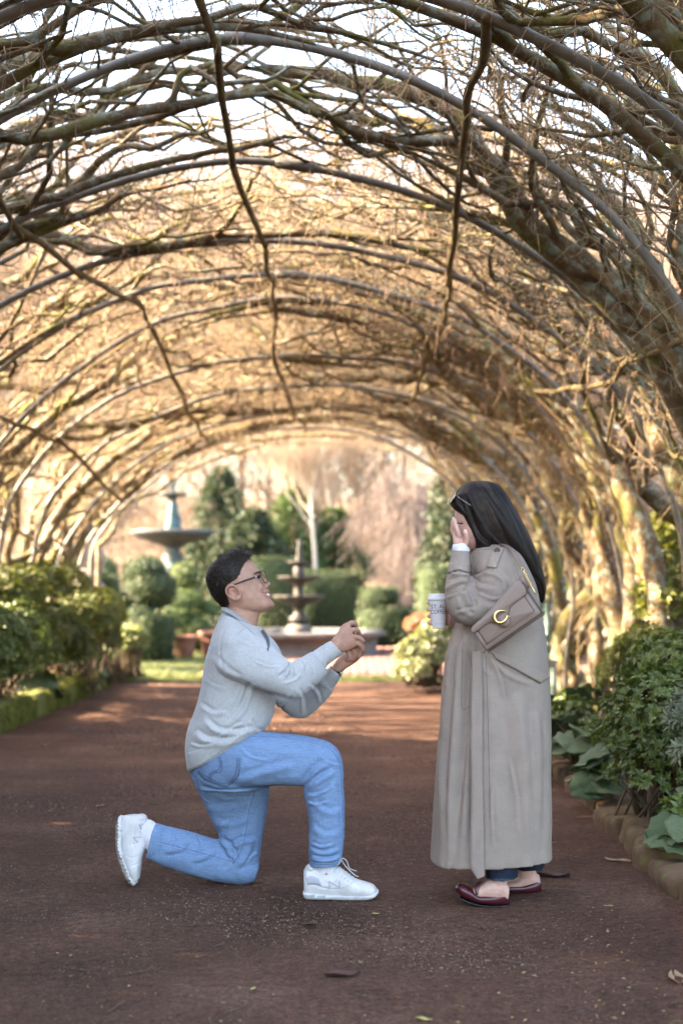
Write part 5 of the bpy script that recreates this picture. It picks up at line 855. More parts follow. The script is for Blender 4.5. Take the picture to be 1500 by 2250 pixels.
jf = [('f', [(672, 1730), (700, 1708), (735, 1690)], 8, .010), ('f', [(668, 1722), (690, 1690), (715, 1672)], 8, .009), ('f', [(520, 1710), (580, 1690), (650, 1672)], 10, .007), ('g', [(440, 1728), (480, 1738), (560, 1735), (664, 1730)], 5, -.010), ('f', [(545, 1620), (610, 1640), (690, 1650)], 12, .005),
    ('f', [(500, 1860), (530, 1845), (560, 1840)], 7, .010), ('f', [(486, 1842), (505, 1862), (512, 1885)], 6, .011), ('f', [(470, 1800), (510, 1805), (550, 1790)], 8, .007), ('f', [(452, 1770), (500, 1770), (560, 1750)], 8, .007), ('f', [(520, 1760), (500, 1800), (485, 1830)], 8, .006), ('f', [(560, 1850), (545, 1890), (520, 1910)], 8, .006),
    ('f', [(420, 1850), (400, 1870), (360, 1878)], 7, .006), ('f', [(480, 1870), (450, 1890), (420, 1895)], 7, .006), ('f', [(684, 1880), (715, 1888), (748, 1878)], 5, .008), ('f', [(682, 1862), (710, 1872), (745, 1862)], 5, .006), ('f', [(690, 1760), (720, 1780), (750, 1775)], 8, .005), ('f', [(684, 1810), (715, 1830), (748, 1820)], 8, .004), ('f', [(360, 1820), (350, 1850), (340, 1880)], 5, .005),
    ('f', [(700, 1655), (722, 1672), (750, 1680)], 4, .005), ('f', [(676, 1745), (700, 1742), (730, 1725)], 4, .006), ('f', [(676, 1760), (695, 1765), (720, 1758)], 3.5, .005), ('f', [(530, 1640), (552, 1660), (590, 1668)], 4, .004), ('f', [(470, 1745), (500, 1752), (540, 1752)], 4, .005), ('f', [(500, 1848), (516, 1868), (520, 1896)], 4, .007), ('f', [(540, 1900), (552, 1880), (566, 1870)], 4, .006), ('f', [(684, 1850), (706, 1858), (730, 1852)], 3.5, .005), ('f', [(690, 1890), (710, 1884), (740, 1886)], 3.5, .005), ('f', [(380, 1822), (388, 1850), (384, 1880)], 4, .004), ('f', [(430, 1834), (440, 1858), (430, 1885)], 4, .004),
    ('n', 10, 10, 10, .004), ('n', 30, 30, 30, .002)]
jn = fuse('jeans', [pelv, thn, thf, kf], .0042, 4, jf); link('jeans', jn, denim_m, man); js = Skin(jn)
mb = MB()
for l in ([(545, 1618), (600, 1620), (660, 1626), (712, 1640), (738, 1662), (748, 1700), (752, 1780), (753, 1840), (748, 1895)], [(345, 1848), (400, 1862), (460, 1878), (510, 1893)], [(512, 1898), (530, 1868), (540, 1830), (548, 1780), (560, 1740)]):
    js.seam(mb, l, 1.3, .0005)
mb.build('leg_seam', seamd_m, man)
mb = MB()
for l in ([(545, 1622), (600, 1624), (660, 1630), (710, 1644), (734, 1664), (744, 1700), (748, 1780), (749, 1840), (744, 1895)], [(345, 1852), (400, 1866), (460, 1882), (508, 1897)], [(507, 1900), (525, 1868), (535, 1830), (543, 1780), (554, 1741)],
    [(682, 1893), (700, 1897), (730, 1896), (748, 1891)], [(350, 1814), (341, 1850), (331, 1884)], [(455, 1742), (480, 1745), (500, 1748)], [(424, 1705), (436, 1735), (450, 1755), (462, 1762)]):
    js.seam(mb, l, .55, .0012)
mb.build('stitching', stitch_m, man, kind='stuff')
mb = MB(); pk = np.array([(434, 1697), (492, 1652), (530, 1664), (526, 1703), (499, 1729), (462, 1717)], float)
T0, T1 = np.array([(434, 1697), (448, 1711), (462, 1718), (480, 1724), (499, 1729)], float), np.array([(492, 1652), (505, 1656), (530, 1663), (530, 1680), (526, 1703)], float)
js.strip(mb, T0, T1, .003, 16, 12); mb.build('back_pocket', denimd_m, man); pks = None
mb = MB()
for l in ([(436, 1698), (462, 1715), (498, 1726), (523, 1702), (528, 1666)], [(438, 1693), (464, 1709), (497, 1720), (518, 1699), (523, 1665)], [(466, 1716), (468, 1700), (486, 1694), (490, 1680), (484, 1662)], [(462, 1715), (464, 1698), (482, 1690), (486, 1678), (480, 1664)]): js.seam(mb, l, .5, .0065)
mb.build('pocket_stitching', mat('dark_thread', [(.05, .08, .16)], 50, .8), man)
# shoes
def shoe_front():
    d = 5.50; up = fuse('upper', [loft([(667, 1912, 668, 1966, 0, .026), (676, 1900, 675, 1968, 0, .036), (700, 1903, 698, 1969, 0, .040), (722, 1908, 720, 1970, 0, .041), (740, 1903, 740, 1970, 0, .042), (758, 1914, 758, 1970, 0, .045), (780, 1930, 778, 1970, 0, .048), (803, 1938, 800, 1970, 0, .050), (820, 1944, 818, 1970, 0, .043), (829, 1954, 827, 1966, 0, .022)], d, 26, 2.3), ball(683, 1906, 0, 12, 8, .036, d)], .003, 3,
        [('g', [(681, 1935), (700, 1948), (720, 1952), (745, 1954)], 1.6, -.002), ('g', [(700, 1912), (710, 1935), (735, 1945)], 1.5, -.0015), ('g', [(752, 1920), (765, 1935), (790, 1942), (805, 1950)], 1.5, -.0018), ('g', [(780, 1933), (776, 1950), (782, 1962)], 1.5, -.0015)])
    s = thing_part('shoe'); link('upper', up, shoe_m, s); u = Skin(up)
    so_ = fuse('sole', [loft([(665, 1958, 668, 1971, 0, .03), (676, 1958, 676, 1974, 0, .042), (720, 1962, 720, 1974.5, 0, .043), (770, 1963, 770, 1975, 0, .05), (805, 1962, 803, 1974, 0, .053), (824, 1958, 820, 1971, 0, .044), (832, 1954, 830, 1963, 0, .022)], d, 26, 3.2)], .003, 2); link('sole', so_, [shoe_m, sole_m], s)
    region_mat(so_, 1, lambda x, y: ((x < 692) & (y > 1966)) | ((y > 1971.5)) | ((x > 696) & (x < 716) & (y > 1968)))
    mb = MB(); mb.add(*ball(708, 1903, 0, 23, 6, .030, d)); mb.build('opening', hole_m, s)
    mb = MB()
    for k, (x, y) in enumerate([(742, 1908), (749, 1913), (756, 1918), (763, 1923), (770, 1928)]):
        a, n1 = u.hit(x-7, y+9); b, n2 = u.hit(x+5, y-1); mb.tube(cr([a+n1*.002, (a+b)/2+np.array([0, -.006, .004]), b+n2*.003], 8), .0022, 6)
    for l in ([(744, 1898), (752, 1886), (762, 1893), (768, 1908), (783, 1914)], [(742, 1900), (735, 1890), (748, 1888), (758, 1902), (778, 1922), (787, 1926)]):
        mb.tube([P(x, y, 5.46+.005*i) for i, (x, y) in enumerate(cr(l, 16))], .0018, 6)
    mb.build('lace', shoe_m, s); print_on(u, 'N', 722, 1953, 26, 17, 'emblem', shoe2_m, s, -.05, .0012)
    mb = MB(); u.seam(mb, [(720, 1955), (735, 1938), (741, 1932)], .6); u.seam(mb, [(716, 1950), (735, 1952), (760, 1948), (775, 1938)], .5); mb.build('overlay_edge', shoe2_m, s)
    mb = MB(); u.strip(mb, [(672, 1930), (680, 1925), (690, 1926), (700, 1930)], [(676, 1945), (684, 1943), (694, 1944), (706, 1946)], .001, 10, 3); mb.build('mesh_panel', shoe2_m, s)
def thing_part(name):
    o = bpy.data.objects.new(name, None); C.objects.link(o); o.parent = man_or_woman[0]; o.matrix_parent_inverse = Matrix.Translation(man_or_woman[0].location).inverted(); o.empty_display_size = .05; return o
man_or_woman = [man]
shoe_front()
s = thing_part('shoe'); d = 5.74
up = fuse('upper', [loft([(268, 1793, 300, 1789, 0, .022), (266, 1806, 322, 1795, 0, .034), (264, 1830, 327, 1812, 0, .038), (266, 1855, 326, 1845, 0, .041), (272, 1885, 314, 1882, 0, .046), (282, 1915, 310, 1908, 0, .049), (293, 1938, 307, 1930, 0, .032)], d, 26, 2.4), ball(310, 1797, 0, 14, 9, .034, d)], .003, 3,
    [('g', [(300, 1800), (296, 1830), (292, 1850), (300, 1875)], 1.6, -.002), ('g', [(318, 1830), (305, 1850), (285, 1858)], 1.6, -.002), ('g', [(276, 1880), (290, 1885), (308, 1880)], 1.6, -.0018), ('g', [(285, 1905), (298, 1900), (308, 1896)], 1.5, -.0016)])
link('upper', up, shoe_m, s); u2 = Skin(up)
so_ = fuse('sole', [loft([(262, 1794, 270, 1793, 0, .026), (257, 1808, 272, 1806, 0, .040), (256, 1835, 272, 1832, 0, .042), (257, 1862, 271, 1858, 0, .046), (263, 1890, 277, 1884, 0, .05), (273, 1918, 287, 1910, 0, .051), (286, 1938, 297, 1930, 0, .042), (296, 1945, 303, 1937, 0, .022)], d, 26, 3.0)], .003, 1, [('n', 110, 110, 110, .004)])
link('sole', so_, [shoe_m, dirty_m], s); region_mat(so_, 1, lambda x, y: x < 259.5+np.clip((y-1865)*.38, 0, 40)+np.sin(y*.8)*1.2, False)
print_on(u2, 'N', 303, 1853, 22, 17, 'emblem', shoe2_m, s, -.75, .0012)
mb = MB(); u2.strip(mb, [(305, 1812), (309, 1822), (316, 1832)], [(314, 1808), (318, 1816), (322, 1826)], .001, 8, 3); mb.build('mesh_panel', shoe2_m, s)
sk = fuse('sock', [loft([(686, 1885, 738, 1885, -.13, .036), (684, 1905, 740, 1903, -.13, .036), (682, 1920, 742, 1918, -.13, .034)], MD, 20)], .003, 2); link('sock', sk, sock_m, man)
sk = fuse('sock', [loft([(352, 1818, 338, 1880, .115, .042), (335, 1803, 322, 1866, .115, .042), (318, 1798, 306, 1850, .11, .038)], MD, 20)], .003, 2); link('sock', sk, sock_m, man)
# eyeglasses (worn, not part of him) and the ring box in his hands
gl = thing('eyeglasses', 'black rimmed rectangular eyeglasses on the kneeling man', 'eyeglasses', tuple(P(575, 1270, MD)))
mb = MB(); lens = []
for s_ in (-1, 1):
    loop = []
    for a in np.linspace(0, 2*np.pi, 25):
        x = np.sign(math.cos(a))*abs(math.cos(a))**.6*.025; z = np.sign(math.sin(a))*abs(math.sin(a))**.6*15.0
        f, u = 57-5*(abs(s_*.031+x)/.056)**1.5*1.9+1.2*z/14, -13+z*.92
        loop.append(P(*hd(f+3, u), MD+s_*.031+x))
    f_ = mb.tube(loop, .0019, 8, False); lens.append(np.array(loop[:-1]))
mb.tube([P(*hd(60, -8), MD-.006), P(*hd(61.5, -6), MD), P(*hd(60, -8), MD+.006)], .0018, 8); mb.build('rim', black_m, gl)
for L in lens:
    m2 = MB(); n_ = len(L); m2.add(np.concatenate([L, [L.mean(0)]]), None, [[i, (i+1) % n_, n_] for i in range(n_)]); m2.build('lens', lens_m, gl, smooth=False)
for s_ in (-1, 1):
    m2 = MB(); pts = [P(572.5, 1265, MD+s_*.058), P(560, 1268.5, MD+s_*.074), P(540, 1275, MD+s_*.084), P(518, 1283, MD+s_*.09), P(500, 1288.5, MD+s_*.091), P(490, 1294, MD+s_*.088)]
    m2.tube(cr(pts, 20), np.interp(np.linspace(0, 1, 20), [0, .3, .7, 1], [.0036, .0036, .0026, .0014]), 8, sq=(.55, 1)); t_ = m2.build('temple_arm', black_m, gl)
mb = MB(); mb.add(*ball(562.5, 1267.6, -.0785, 2.2, 1.0, .001, MD, rot=.3)); mb.build('emblem', lid_m, gl)
rb = thing('ring_box', 'small dark jewellery box held up in the kneeling man\'s hands', 'ring box', tuple(P(780, 1400, MD-.04)))
R_ = np.array(Matrix.Rotation(math.radians(28), 3, 'Y')); mb = MB(); mb.box(P(779, 1400, MD-.045), (.025, .024, .014), R_); o = mb.build('base', velvet_m, rb, smooth=False)
mb = MB(); mb.box(P(772, 1381, MD-.04), (.008, .024, .022), R_); mb.build('lid', velvet_m, rb, smooth=False)
mb = MB(); a = np.linspace(0, 2*np.pi, 20); c_ = P(784, 1391, MD-.045); mb.tube([c_+np.array([.008*math.cos(t), 0, .008*math.sin(t)]) for t in a], .0012, 6, False); mb.build('ring', gold_m, rb)
wt = thing('wristwatch', 'dark wristwatch just inside the sleeve of the kneeling man\'s lower hand', 'watch', tuple(P(742, 1478, MD)))
mb = MB(); v_, q_, t_ = loft([(750, 1483, 724, 1466, 0, .031), (752, 1480, 726, 1463, 0, .031)], MD, 24); mb.add(v_, q_, t_); mb.build('strap', black_m, wt)
mb = MB(); mb.box(P(749, 1479, MD-.02), (.005, .012, .009), R_); mb.build('case', mat('steel', [(.5, .5, .5)], 9, .3, metal=1), wt)

# ================================================================= standing woman (faces left)
WD = 5.5
wom = thing('person', 'woman in long taupe trench coat standing with one hand over her face', 'person', tuple(G(1090, 1975)))
man_or_woman[0] = wom
whead = loft([(1035, 1066, 1070, 1066, 0, .03), (1012, 1078, 1092, 1078, 0, .062), (1001, 1095, 1103, 1095, 0, .074), (997, 1118, 1108, 1118, 0, .077), (998, 1142, 1106, 1142, 0, .076), (999, 1160, 1098, 1160, 0, .070), (1002, 1180, 1080, 1180, 0, .062), (1007, 1196, 1068, 1196, 0, .05), (1016, 1208, 1052, 1208, 0, .028)], WD, 32)
wnose = loft([(1000, 1143, 1012, 1143, 0, .007), (995, 1156, 1012, 1156, 0, .010), (990, 1168, 1010, 1168, 0, .014), (997, 1174, 1010, 1174, 0, .010)], WD, 14)
wneck = loft([(1042, 1165, 1095, 1160, 0, .05), (1046, 1195, 1100, 1195, 0, .048), (1048, 1230, 1112, 1225, 0, .06)], WD, 20)
wtor = loft([(1045, 1218, 1120, 1210, 0, .10), (1030, 1245, 1145, 1240, 0, .165), (1022, 1300, 1160, 1300, 0, .15), (1030, 1400, 1170, 1400, 0, .14), (1020, 1500, 1185, 1500, 0, .17), (1030, 1570, 1180, 1570, 0, .165)], WD)
wl = [loft([(1040, 1560, 1130, 1560, dd, .08), (1060, 1720, 1135, 1720, dd, .06), (1072, 1850, 1128, 1850, dd, .05), (1080, 1910, 1118, 1908, dd, .033), (1074, 1945, 1113, 1950, dd, .03)], WD-.0, 18) for dd in (-.12,)]
wl += [loft([(1090, 1560, 1170, 1560, .08, .08), (1115, 1720, 1180, 1720, .09, .06), (1130, 1850, 1182, 1850, .1, .05), (1138, 1900, 1176, 1900, .1, .034), (1134, 1932, 1180, 1932, .1, .031)], WD, 18)]
# feet
wl += [loft([(1118, 1948, 1113, 1982, -.12, .028), (1098, 1925, 1095, 1982, -.12, .032), (1070, 1934, 1070, 1978, -.12, .031), (1045, 1950, 1045, 1974, -.12, .033), (1022, 1957, 1022, 1970, -.12, .030), (1012, 1960, 1012, 1966, -.12, .016)], WD, 18)]
wl += [loft([(1184, 1922, 1184, 1955, .1, .028), (1160, 1912, 1160, 1958, .1, .032), (1130, 1930, 1130, 1956, .1, .036), (1100, 1940, 1100, 1952, .1, .03)], WD, 18)]
warm = [loft([(1060, 1235, 1120, 1225, -.15, .05), (1050, 1300, 1110, 1320, -.19, .045), (1010, 1345, 1050, 1362, -.2, .038)], WD, 16), loft([(993, 1352, 1035, 1360, -.2, .036), (992, 1290, 1032, 1290, -.2, .034), (996, 1230, 1030, 1232, -.17, .026), (999, 1200, 1027, 1202, -.145, .022)], WD, 16),
        loft([(1060, 1235, 1120, 1225, .15, .05), (1040, 1300, 1100, 1320, .2, .045), (1010, 1350, 1050, 1372, .16, .038)], WD, 16), loft([(1050, 1340, 1050, 1385, .16, .034), (1010, 1345, 1010, 1382, .08, .03), (984, 1345, 984, 1376, .02, .024)], WD, 16)]
HW = WD-.135
whand = [loft([(998, 1206, 1028, 1208, 0, .017), (995, 1192, 1026, 1196, .0, .016), (994, 1180, 1020, 1184, .01, .016), (994, 1168, 1012, 1172, .02, .014)], HW, 18, 2.3),
    digit([(1009, 1180, .0), (1004, 1165, -.002), (1000, 1152, .006), (998, 1141, .016)], [6.3, 5.8, 5.2, 4.0], HW), digit([(1004, 1178, .016), (999, 1162, .018), (996, 1149, .026), (996, 1137, .034)], [6.0, 5.5, 5.0, 3.8], HW),
    digit([(1000, 1178, .032), (995, 1162, .036), (993, 1150, .044), (994, 1142, .05)], [5.6, 5.2, 4.6, 3.6], HW), digit([(999, 1182, .045), (994, 1170, .052), (992, 1160, .06), (993, 1153, .065)], [5.0, 4.6, 4.2, 3.4], HW),
    digit([(1018, 1200, -.006), (1024, 1188, -.014), (1023, 1174, -.018), (1021, 1165, -.016)], [7.2, 6.4, 5.8, 4.6], HW)]
HC = WD+.02
whand += [loft([(990, 1338, 992, 1378, .02, .018), (976, 1325, 976, 1374, .035, .016), (962, 1322, 962, 1372, .045, .014)], HC, 16, 2.3)]
for i, y in enumerate((1323, 1338, 1353, 1368)):
    whand.append(digit([(966, y+2, .045), (952, y, .042), (943, y, .024), (942+i*1.5, y+1, .004), (947+i*1.5, y+3, -.012)], [5.6, 5.4, 5.2, 4.9, 3.9], HC))
whand.append(digit([(985, 1345, .0), (982, 1336, -.024), (974, 1334, -.042)], [6.5, 5.8, 4.4], HC))
wb = fuse('body', [whead, wnose, wneck, wtor]+wl+warm+whand, .0027, 3, [('g', [(1004, 1147), (1010, 1150), (1018, 1149)], 3, -.003), ('g', [(998, 1200), (1015, 1196), (1028, 1200)], 3, .001)])
link('body', wb, [skin_w, lip_m, nail_m, brow_m], wom); region_mat(wb, 2, inpoly([(1017, 1162), (1025, 1162), (1026, 1171), (1018, 1171)])); region_mat(wb, 3, inpoly([(1003, 1148), (1010, 1149), (1017, 1149), (1017, 1151.5), (1010, 1152.5), (1003, 1150)]))
# long hair: parameter surface so that strands can follow it
HS = [(1030, 1060, 1066, 1057, 0, .02), (1014, 1068, 1086, 1063, 0, .052), (1004, 1082, 1104, 1078, 0, .078), (999, 1096, 1120, 1101, 0, .088), (1003, 1116, 1134, 1129, 0, .092), (1012, 1140, 1149, 1157, 0, .092), (1020, 1162, 1162, 1183, .005, .09), (1032, 1184, 1173, 1207, .015, .088), (1056, 1206, 1184, 1233, .03, .084), (1085, 1220, 1190, 1256, .04, .076), (1118, 1235, 1195, 1278, .045, .066), (1150, 1262, 1197, 1299, .05, .05), (1174, 1290, 1194, 1317, .05, .03), (1185, 1312, 1190, 1326, .05, .01)]
wh = fuse('hair', [loft(HS, WD, 36, 2.7), loft([(990, 1094, 1010, 1085, 0, .05), (987, 1103, 1016, 1098, 0, .06), (990, 1113, 1022, 1110, 0, .07), (998, 1122, 1028, 1124, 0, .072), (1010, 1132, 1034, 1134, 0, .076)], WD, 24), loft([(1024, 1140, 1080, 1150, 0, .086), (1030, 1165, 1085, 1175, 0, .086), (1037, 1190, 1082, 1195, 0, .084), (1042, 1212, 1078, 1214, 0, .082), (1042, 1232, 1062, 1230, 0, .07)], WD, 20, 2.8)], .003, 4,
    [('f', [(1060, 1062), (1085, 1100), (1120, 1160), (1160, 1230)], 9, .006), ('f', [(1030, 1075), (1050, 1120), (1080, 1170), (1130, 1220)], 8, .006), ('f', [(1022, 1090), (1035, 1140), (1055, 1180), (1095, 1208)], 6, .007), ('f', [(1075, 1062), (1110, 1110), (1145, 1180), (1180, 1260)], 8, .005), ('n', 16, 16, 5, .005)])
link('hair', wh, hair_m, wom); whs = Skin(wh)
mb = MB(); A = cr(HS, 60); npt = 60
for s in range(1100):
    a0 = RNG.uniform(math.pi*1.02, 1.98*math.pi); t0 = int(RNG.uniform(1, 20)); t1 = int(RNG.uniform(38, 60)); ph = RNG.uniform(0, 9); pts = []
    for t in range(t0, t1, 2):
        ax, ay, bx, by, dd, rd = A[t]; an = a0+.05*math.sin(t*.2+ph); e = 1.006+.02*((s*7919) % 100)/100; dpt = WD+dd; k = dpt/FPX
        c0 = P((ax+bx)/2, (ay+by)/2, dpt); pts.append(c0+e*math.cos(an)*np.array([(bx-ax)/2*k, 0, -(by-ay)/2*k])+e*math.sin(an)*np.array([0, rd, 0]))
    if len(pts) > 4: mb.tube(pts, np.linspace(.0010, .0004, len(pts)), 3, False)
for s in range(46):                                                   # loose hairs off the crown and back
    t_ = RNG.uniform(2, 50); a_ = A[int(t_)]; b_ = A[min(59, int(t_)+9)]; o_ = RNG.uniform(1, 4); mb.tube(cr([P(a_[2]-2, a_[3], WD), P((a_[2]+b_[2])/2+o_, (a_[3]+b_[3])/2-o_*.6, WD), P(b_[2]+o_*RNG.uniform(-.5, 1.3), b_[3], WD)], 6), .0005, 3, False)
for s in range(60):
    x0 = RNG.uniform(1172, 1195); y0 = 1285+RNG.uniform(0, 25); mb.tube([P(x0+j*RNG.uniform(-1, 1.5), y0+j*7, WD+.05) for j in range(5)], .0006, 3, False)
mb.build('hair_strands', hairs_m, wom, kind='stuff')
# trench coat
coat = loft([(1046, 1204, 1112, 1197, 0, .075), (1036, 1213, 1128, 1206, 0, .13), (1026, 1232, 1148, 1226, 0, .19), (1014, 1270, 1170, 1275, 0, .205), (1006, 1320, 1183, 1330, 0, .20), (992, 1380, 1193, 1390, 0, .205), (978, 1440, 1201, 1450, 0, .22), (970, 1520, 1205, 1520, 0, .215), (966, 1620, 1207, 1620, 0, .215), (958, 1720, 1208, 1718, 0, .21), (951, 1820, 1210, 1812, 0, .20), (946, 1893, 1211, 1884, 0, .19)], WD, 48, 2.6)
slw = [loft([(1050, 1212, 1128, 1202, -.11, .07), (1046, 1240, 1158, 1238, -.15, .085), (1040, 1275, 1166, 1285, -.17, .09), (1028, 1310, 1130, 1335, -.185, .085), (1010, 1335, 1085, 1364, -.19, .075), (1000, 1352, 1045, 1377, -.19, .05)], WD, 28, 2.1),
    loft([(991, 1207, 1031, 1210, -.145, .040), (986, 1236, 1036, 1240, -.16, .047), (981, 1262, 1037, 1264, -.175, .053), (977, 1295, 1052, 1296, -.185, .062), (979, 1325, 1060, 1335, -.19, .066), (990, 1352, 1052, 1366, -.19, .06), (1004, 1368, 1042, 1376, -.19, .04)], WD, 28, 2.1),
    loft([(1050, 1212, 1128, 1202, .11, .07), (1040, 1280, 1140, 1290, .17, .09), (1020, 1335, 1085, 1372, .18, .08), (1004, 1345, 1040, 1388, .15, .06), (992, 1344, 1000, 1384, .09, .05)], WD, 24, 2.1)]
cf = [('f', [(1036, 1385), (1020, 1480), (1012, 1600), (1000, 1750), (990, 1895)], 13, .020, 1), ('f', [(1012, 1385), (996, 1450), (990, 1560), (980, 1700), (975, 1895)], 9, .014, 1), ('g', [(1036, 1560), (1036, 1700), (1030, 1895)], 9, -.016, 1),
    ('f', [(1096, 1500), (1100, 1650), (1105, 1895)], 20, .008, 1), ('f', [(1150, 1520), (1165, 1700), (1170, 1895)], 16, .012, 1), ('f', [(1185, 1560), (1190, 1720), (1186, 1895)], 12, .009, 1),
    ('f', [(1032, 1266), (1050, 1262), (1075, 1250)], 5, .010), ('f', [(1033, 1272), (1055, 1285), (1090, 1290)], 7, .008), ('f', [(1030, 1272), (1010, 1264), (988, 1272)], 5, .010), ('f', [(1030, 1280), (1005, 1285), (982, 1302)], 6, .009), ('g', [(1033, 1262), (1034, 1275), (1024, 1292), (1016, 1302)], 3.5, -.012), ('f', [(1024, 1295), (1032, 1315), (1045, 1335)], 6, .008),
    ('f', [(1010, 1310), (1018, 1335), (1040, 1352)], 6, .007), ('f', [(1080, 1240), (1110, 1270), (1120, 1310)], 10, .006), ('f', [(1060, 1325), (1100, 1330), (1140, 1315)], 9, .005), ('g', [(1042, 1222), (1038, 1245), (1034, 1262)], 4, -.006), ('g', [(1100, 1205), (1090, 1222), (1086, 1240)], 2.5, -.003),
    ('f', [(1085, 1450), (1120, 1480), (1170, 1500)], 6, .006), ('f', [(1060, 1400), (1062, 1440), (1070, 1480)], 8, .008),
    ('f', [(986, 1250), (1005, 1262), (1030, 1262)], 3, .005), ('f', [(979, 1312), (1000, 1304), (1018, 1296)], 3.5, .006), ('f', [(1002, 1345), (1020, 1338), (1046, 1336)], 4, .006), ('f', [(1060, 1255), (1090, 1262), (1118, 1282)], 4, .005), ('f', [(1050, 1300), (1078, 1312), (1100, 1312)], 4, .005), ('f', [(1125, 1225), (1135, 1250), (1140, 1280)], 4, .004),
    ('f', [(1016, 1400), (1030, 1440), (1034, 1490)], 4, .006), ('f', [(1000, 1420), (995, 1470), (992, 1520)], 4, .005), ('f', [(1080, 1445), (1100, 1490), (1110, 1540)], 4, .004), ('f', [(1120, 1660), (1135, 1740), (1140, 1830)], 5, .004), ('f', [(1085, 1700), (1082, 1780), (1086, 1860)], 4, .004),
    ('n', 7, 7, 2.5, .008), ('n', 14, 14, 7, .0028), ('n', 40, 40, 26, .0009)]
ct = fuse('trench_coat', [coat]+slw, .0046, 3, cf); link('trench_coat', ct, coat_m, wom); cts = Skin(ct)
mb = MB(); Lb, Rb = cr([(1036, 1430), (1035, 1500), (1034, 1600), (1034, 1750), (1033, 1860), (1033, 1905), (1048, 1932)], 80), cr([(1058, 1430), (1059, 1500), (1060, 1600), (1061, 1750), (1063, 1860), (1064, 1915), (1063, 1926)], 80)
dep = np.array([min(cts.hit(x, min(y, 1885))[0][1] for x in (a[0], b[0], (a[0]+b[0])/2)) for a, b, y in zip(Lb, Rb, (Lb[:, 1]+Rb[:, 1])/2)])
for _ in range(12): dep[1:-1] = (dep[:-2]+dep[2:])/2
grid_solid(mb, np.array([[P(*(a*(1-t)+b*t), e-.012+.002*math.sin(7*t+i*.21)) for t in np.linspace(0, 1, 5)] for i, (a, b, e) in enumerate(zip(Lb, Rb, dep))]), .006); mb.build('belt', coats_m, wom)
seam_c = weave('coat_seam', (.15, .125, .11))
for l in ([(1016, 1385), (1015, 1460), (1014, 1552), (1034, 1552)], [(1067, 1440), (1072, 1600), (1076, 1800)], [(1092, 1205), (1078, 1228), (1072, 1236)], [(984, 1243), (1008, 1238), (1036, 1243)], [(981, 1262), (1006, 1255), (1036, 1262)], [(1185, 1502), (1150, 1482), (1110, 1460), (1088, 1447)]): mb = MB(); cts.seam(mb, l, .5, .0006 if l[0][0] < 1180 else .003); mb.build('seam', seam_c, wom)
mb = MB(); cts.strip(mb, [(1078, 1432), (1110, 1443), (1160, 1465), (1206, 1488)], [(1090, 1447), (1110, 1458), (1150, 1480), (1184, 1501)], .007, 24, 5); mb.build('pocket_flap', coat_m, wom)
mb = MB(); cts.strip(mb, [(983, 1240), (1006, 1236), (1037, 1241)], [(981, 1261), (1006, 1254), (1037, 1262)], .004, 24, 4); mb.build('cuff_strap', coat_m, wom)
mb = MB(); cts.strip(mb, [(1088, 1200), (1078, 1222), (1069, 1246)], [(1106, 1207), (1098, 1228), (1089, 1251)], .006, 20, 5); mb.build('epaulette', coat_m, wom)
h_, n_ = cts.hit(1091, 1210); mb = MB(); v_, q_, t_ = ball(0, 0, 0, 7, 7, .004, 5.3); mb.add(v_-P(0, 0, 5.3)+h_-np.array([0, .008, 0]), q_, t_); a = np.linspace(0, 2*np.pi, 20); mb.tube([h_+np.array([.0095*math.cos(t), -.011, .0095*math.sin(t)]) for t in a], .0014, 6, False); mb.build('button', bagd_m, wom)
wc = fuse('collar', [loft([(1040, 1200, 1070, 1212, 0, .07), (1060, 1197, 1105, 1206, 0, .085), (1095, 1193, 1120, 1202, 0, .07)], WD, 24)], .004, 3); link('collar', wc, coat_m, wom)
cu = fuse('shirt_cuff', [loft([(994, 1196, 1021, 1194, -.14, .03), (992, 1204, 1030, 1204, -.143, .034), (993, 1212, 1030, 1213, -.145, .036)], WD, 20)], .003, 2, [('n', 60, 60, 60, .003)]); link('shirt_cuff', cu, sock_m, wom)
hmj = fuse('jeans', [loft([(1062, 1850, 1140, 1850, -.11, .07), (1065, 1900, 1138, 1900, -.11, .066), (1067, 1930, 1136, 1928, -.11, .062)], WD, 24), loft([(1120, 1850, 1200, 1850, .1, .07), (1130, 1890, 1196, 1890, .1, .066), (1134, 1910, 1194, 1906, .1, .06)], WD, 24)], .004, 2, [('n', 40, 40, 40, .004)])
link('jeans', hmj, [navy_m, fray_m], wom); region_mat(hmj, 1, lambda x, y: (y > 1932+1.5*np.sin(x*1.1)) & (x < 1139))
def flat(secs, d, sole, hole, strap):
    s = thing_part('shoe'); m_ = fuse('upper', [loft(secs, d, 26, 2.4)], .0026, 3); link('upper', m_, [maroon_m, hole_m], s); u = Skin(m_)
    f = fuse('sole', [loft(sole, d, 22, 3)], .003, 1); link('sole', f, black_m, s)
    if strap:
        mb = MB(); mb.tube([P(x, y, d-.047+.010*(i/9)**2*4) for i, (x, y) in enumerate(cr(strap, 10))], .0055, 8); mb.build('strap', maroon_m, s)
        mb = MB(); a = [(1012, 1950), (1018, 1947), (1023, 1951), (1017, 1953)]; mb.tube([P(x, y, d-.036) for x, y in cr(a+[a[0]], 16)], .0012, 6); mb.build('bow', maroon_m, s)
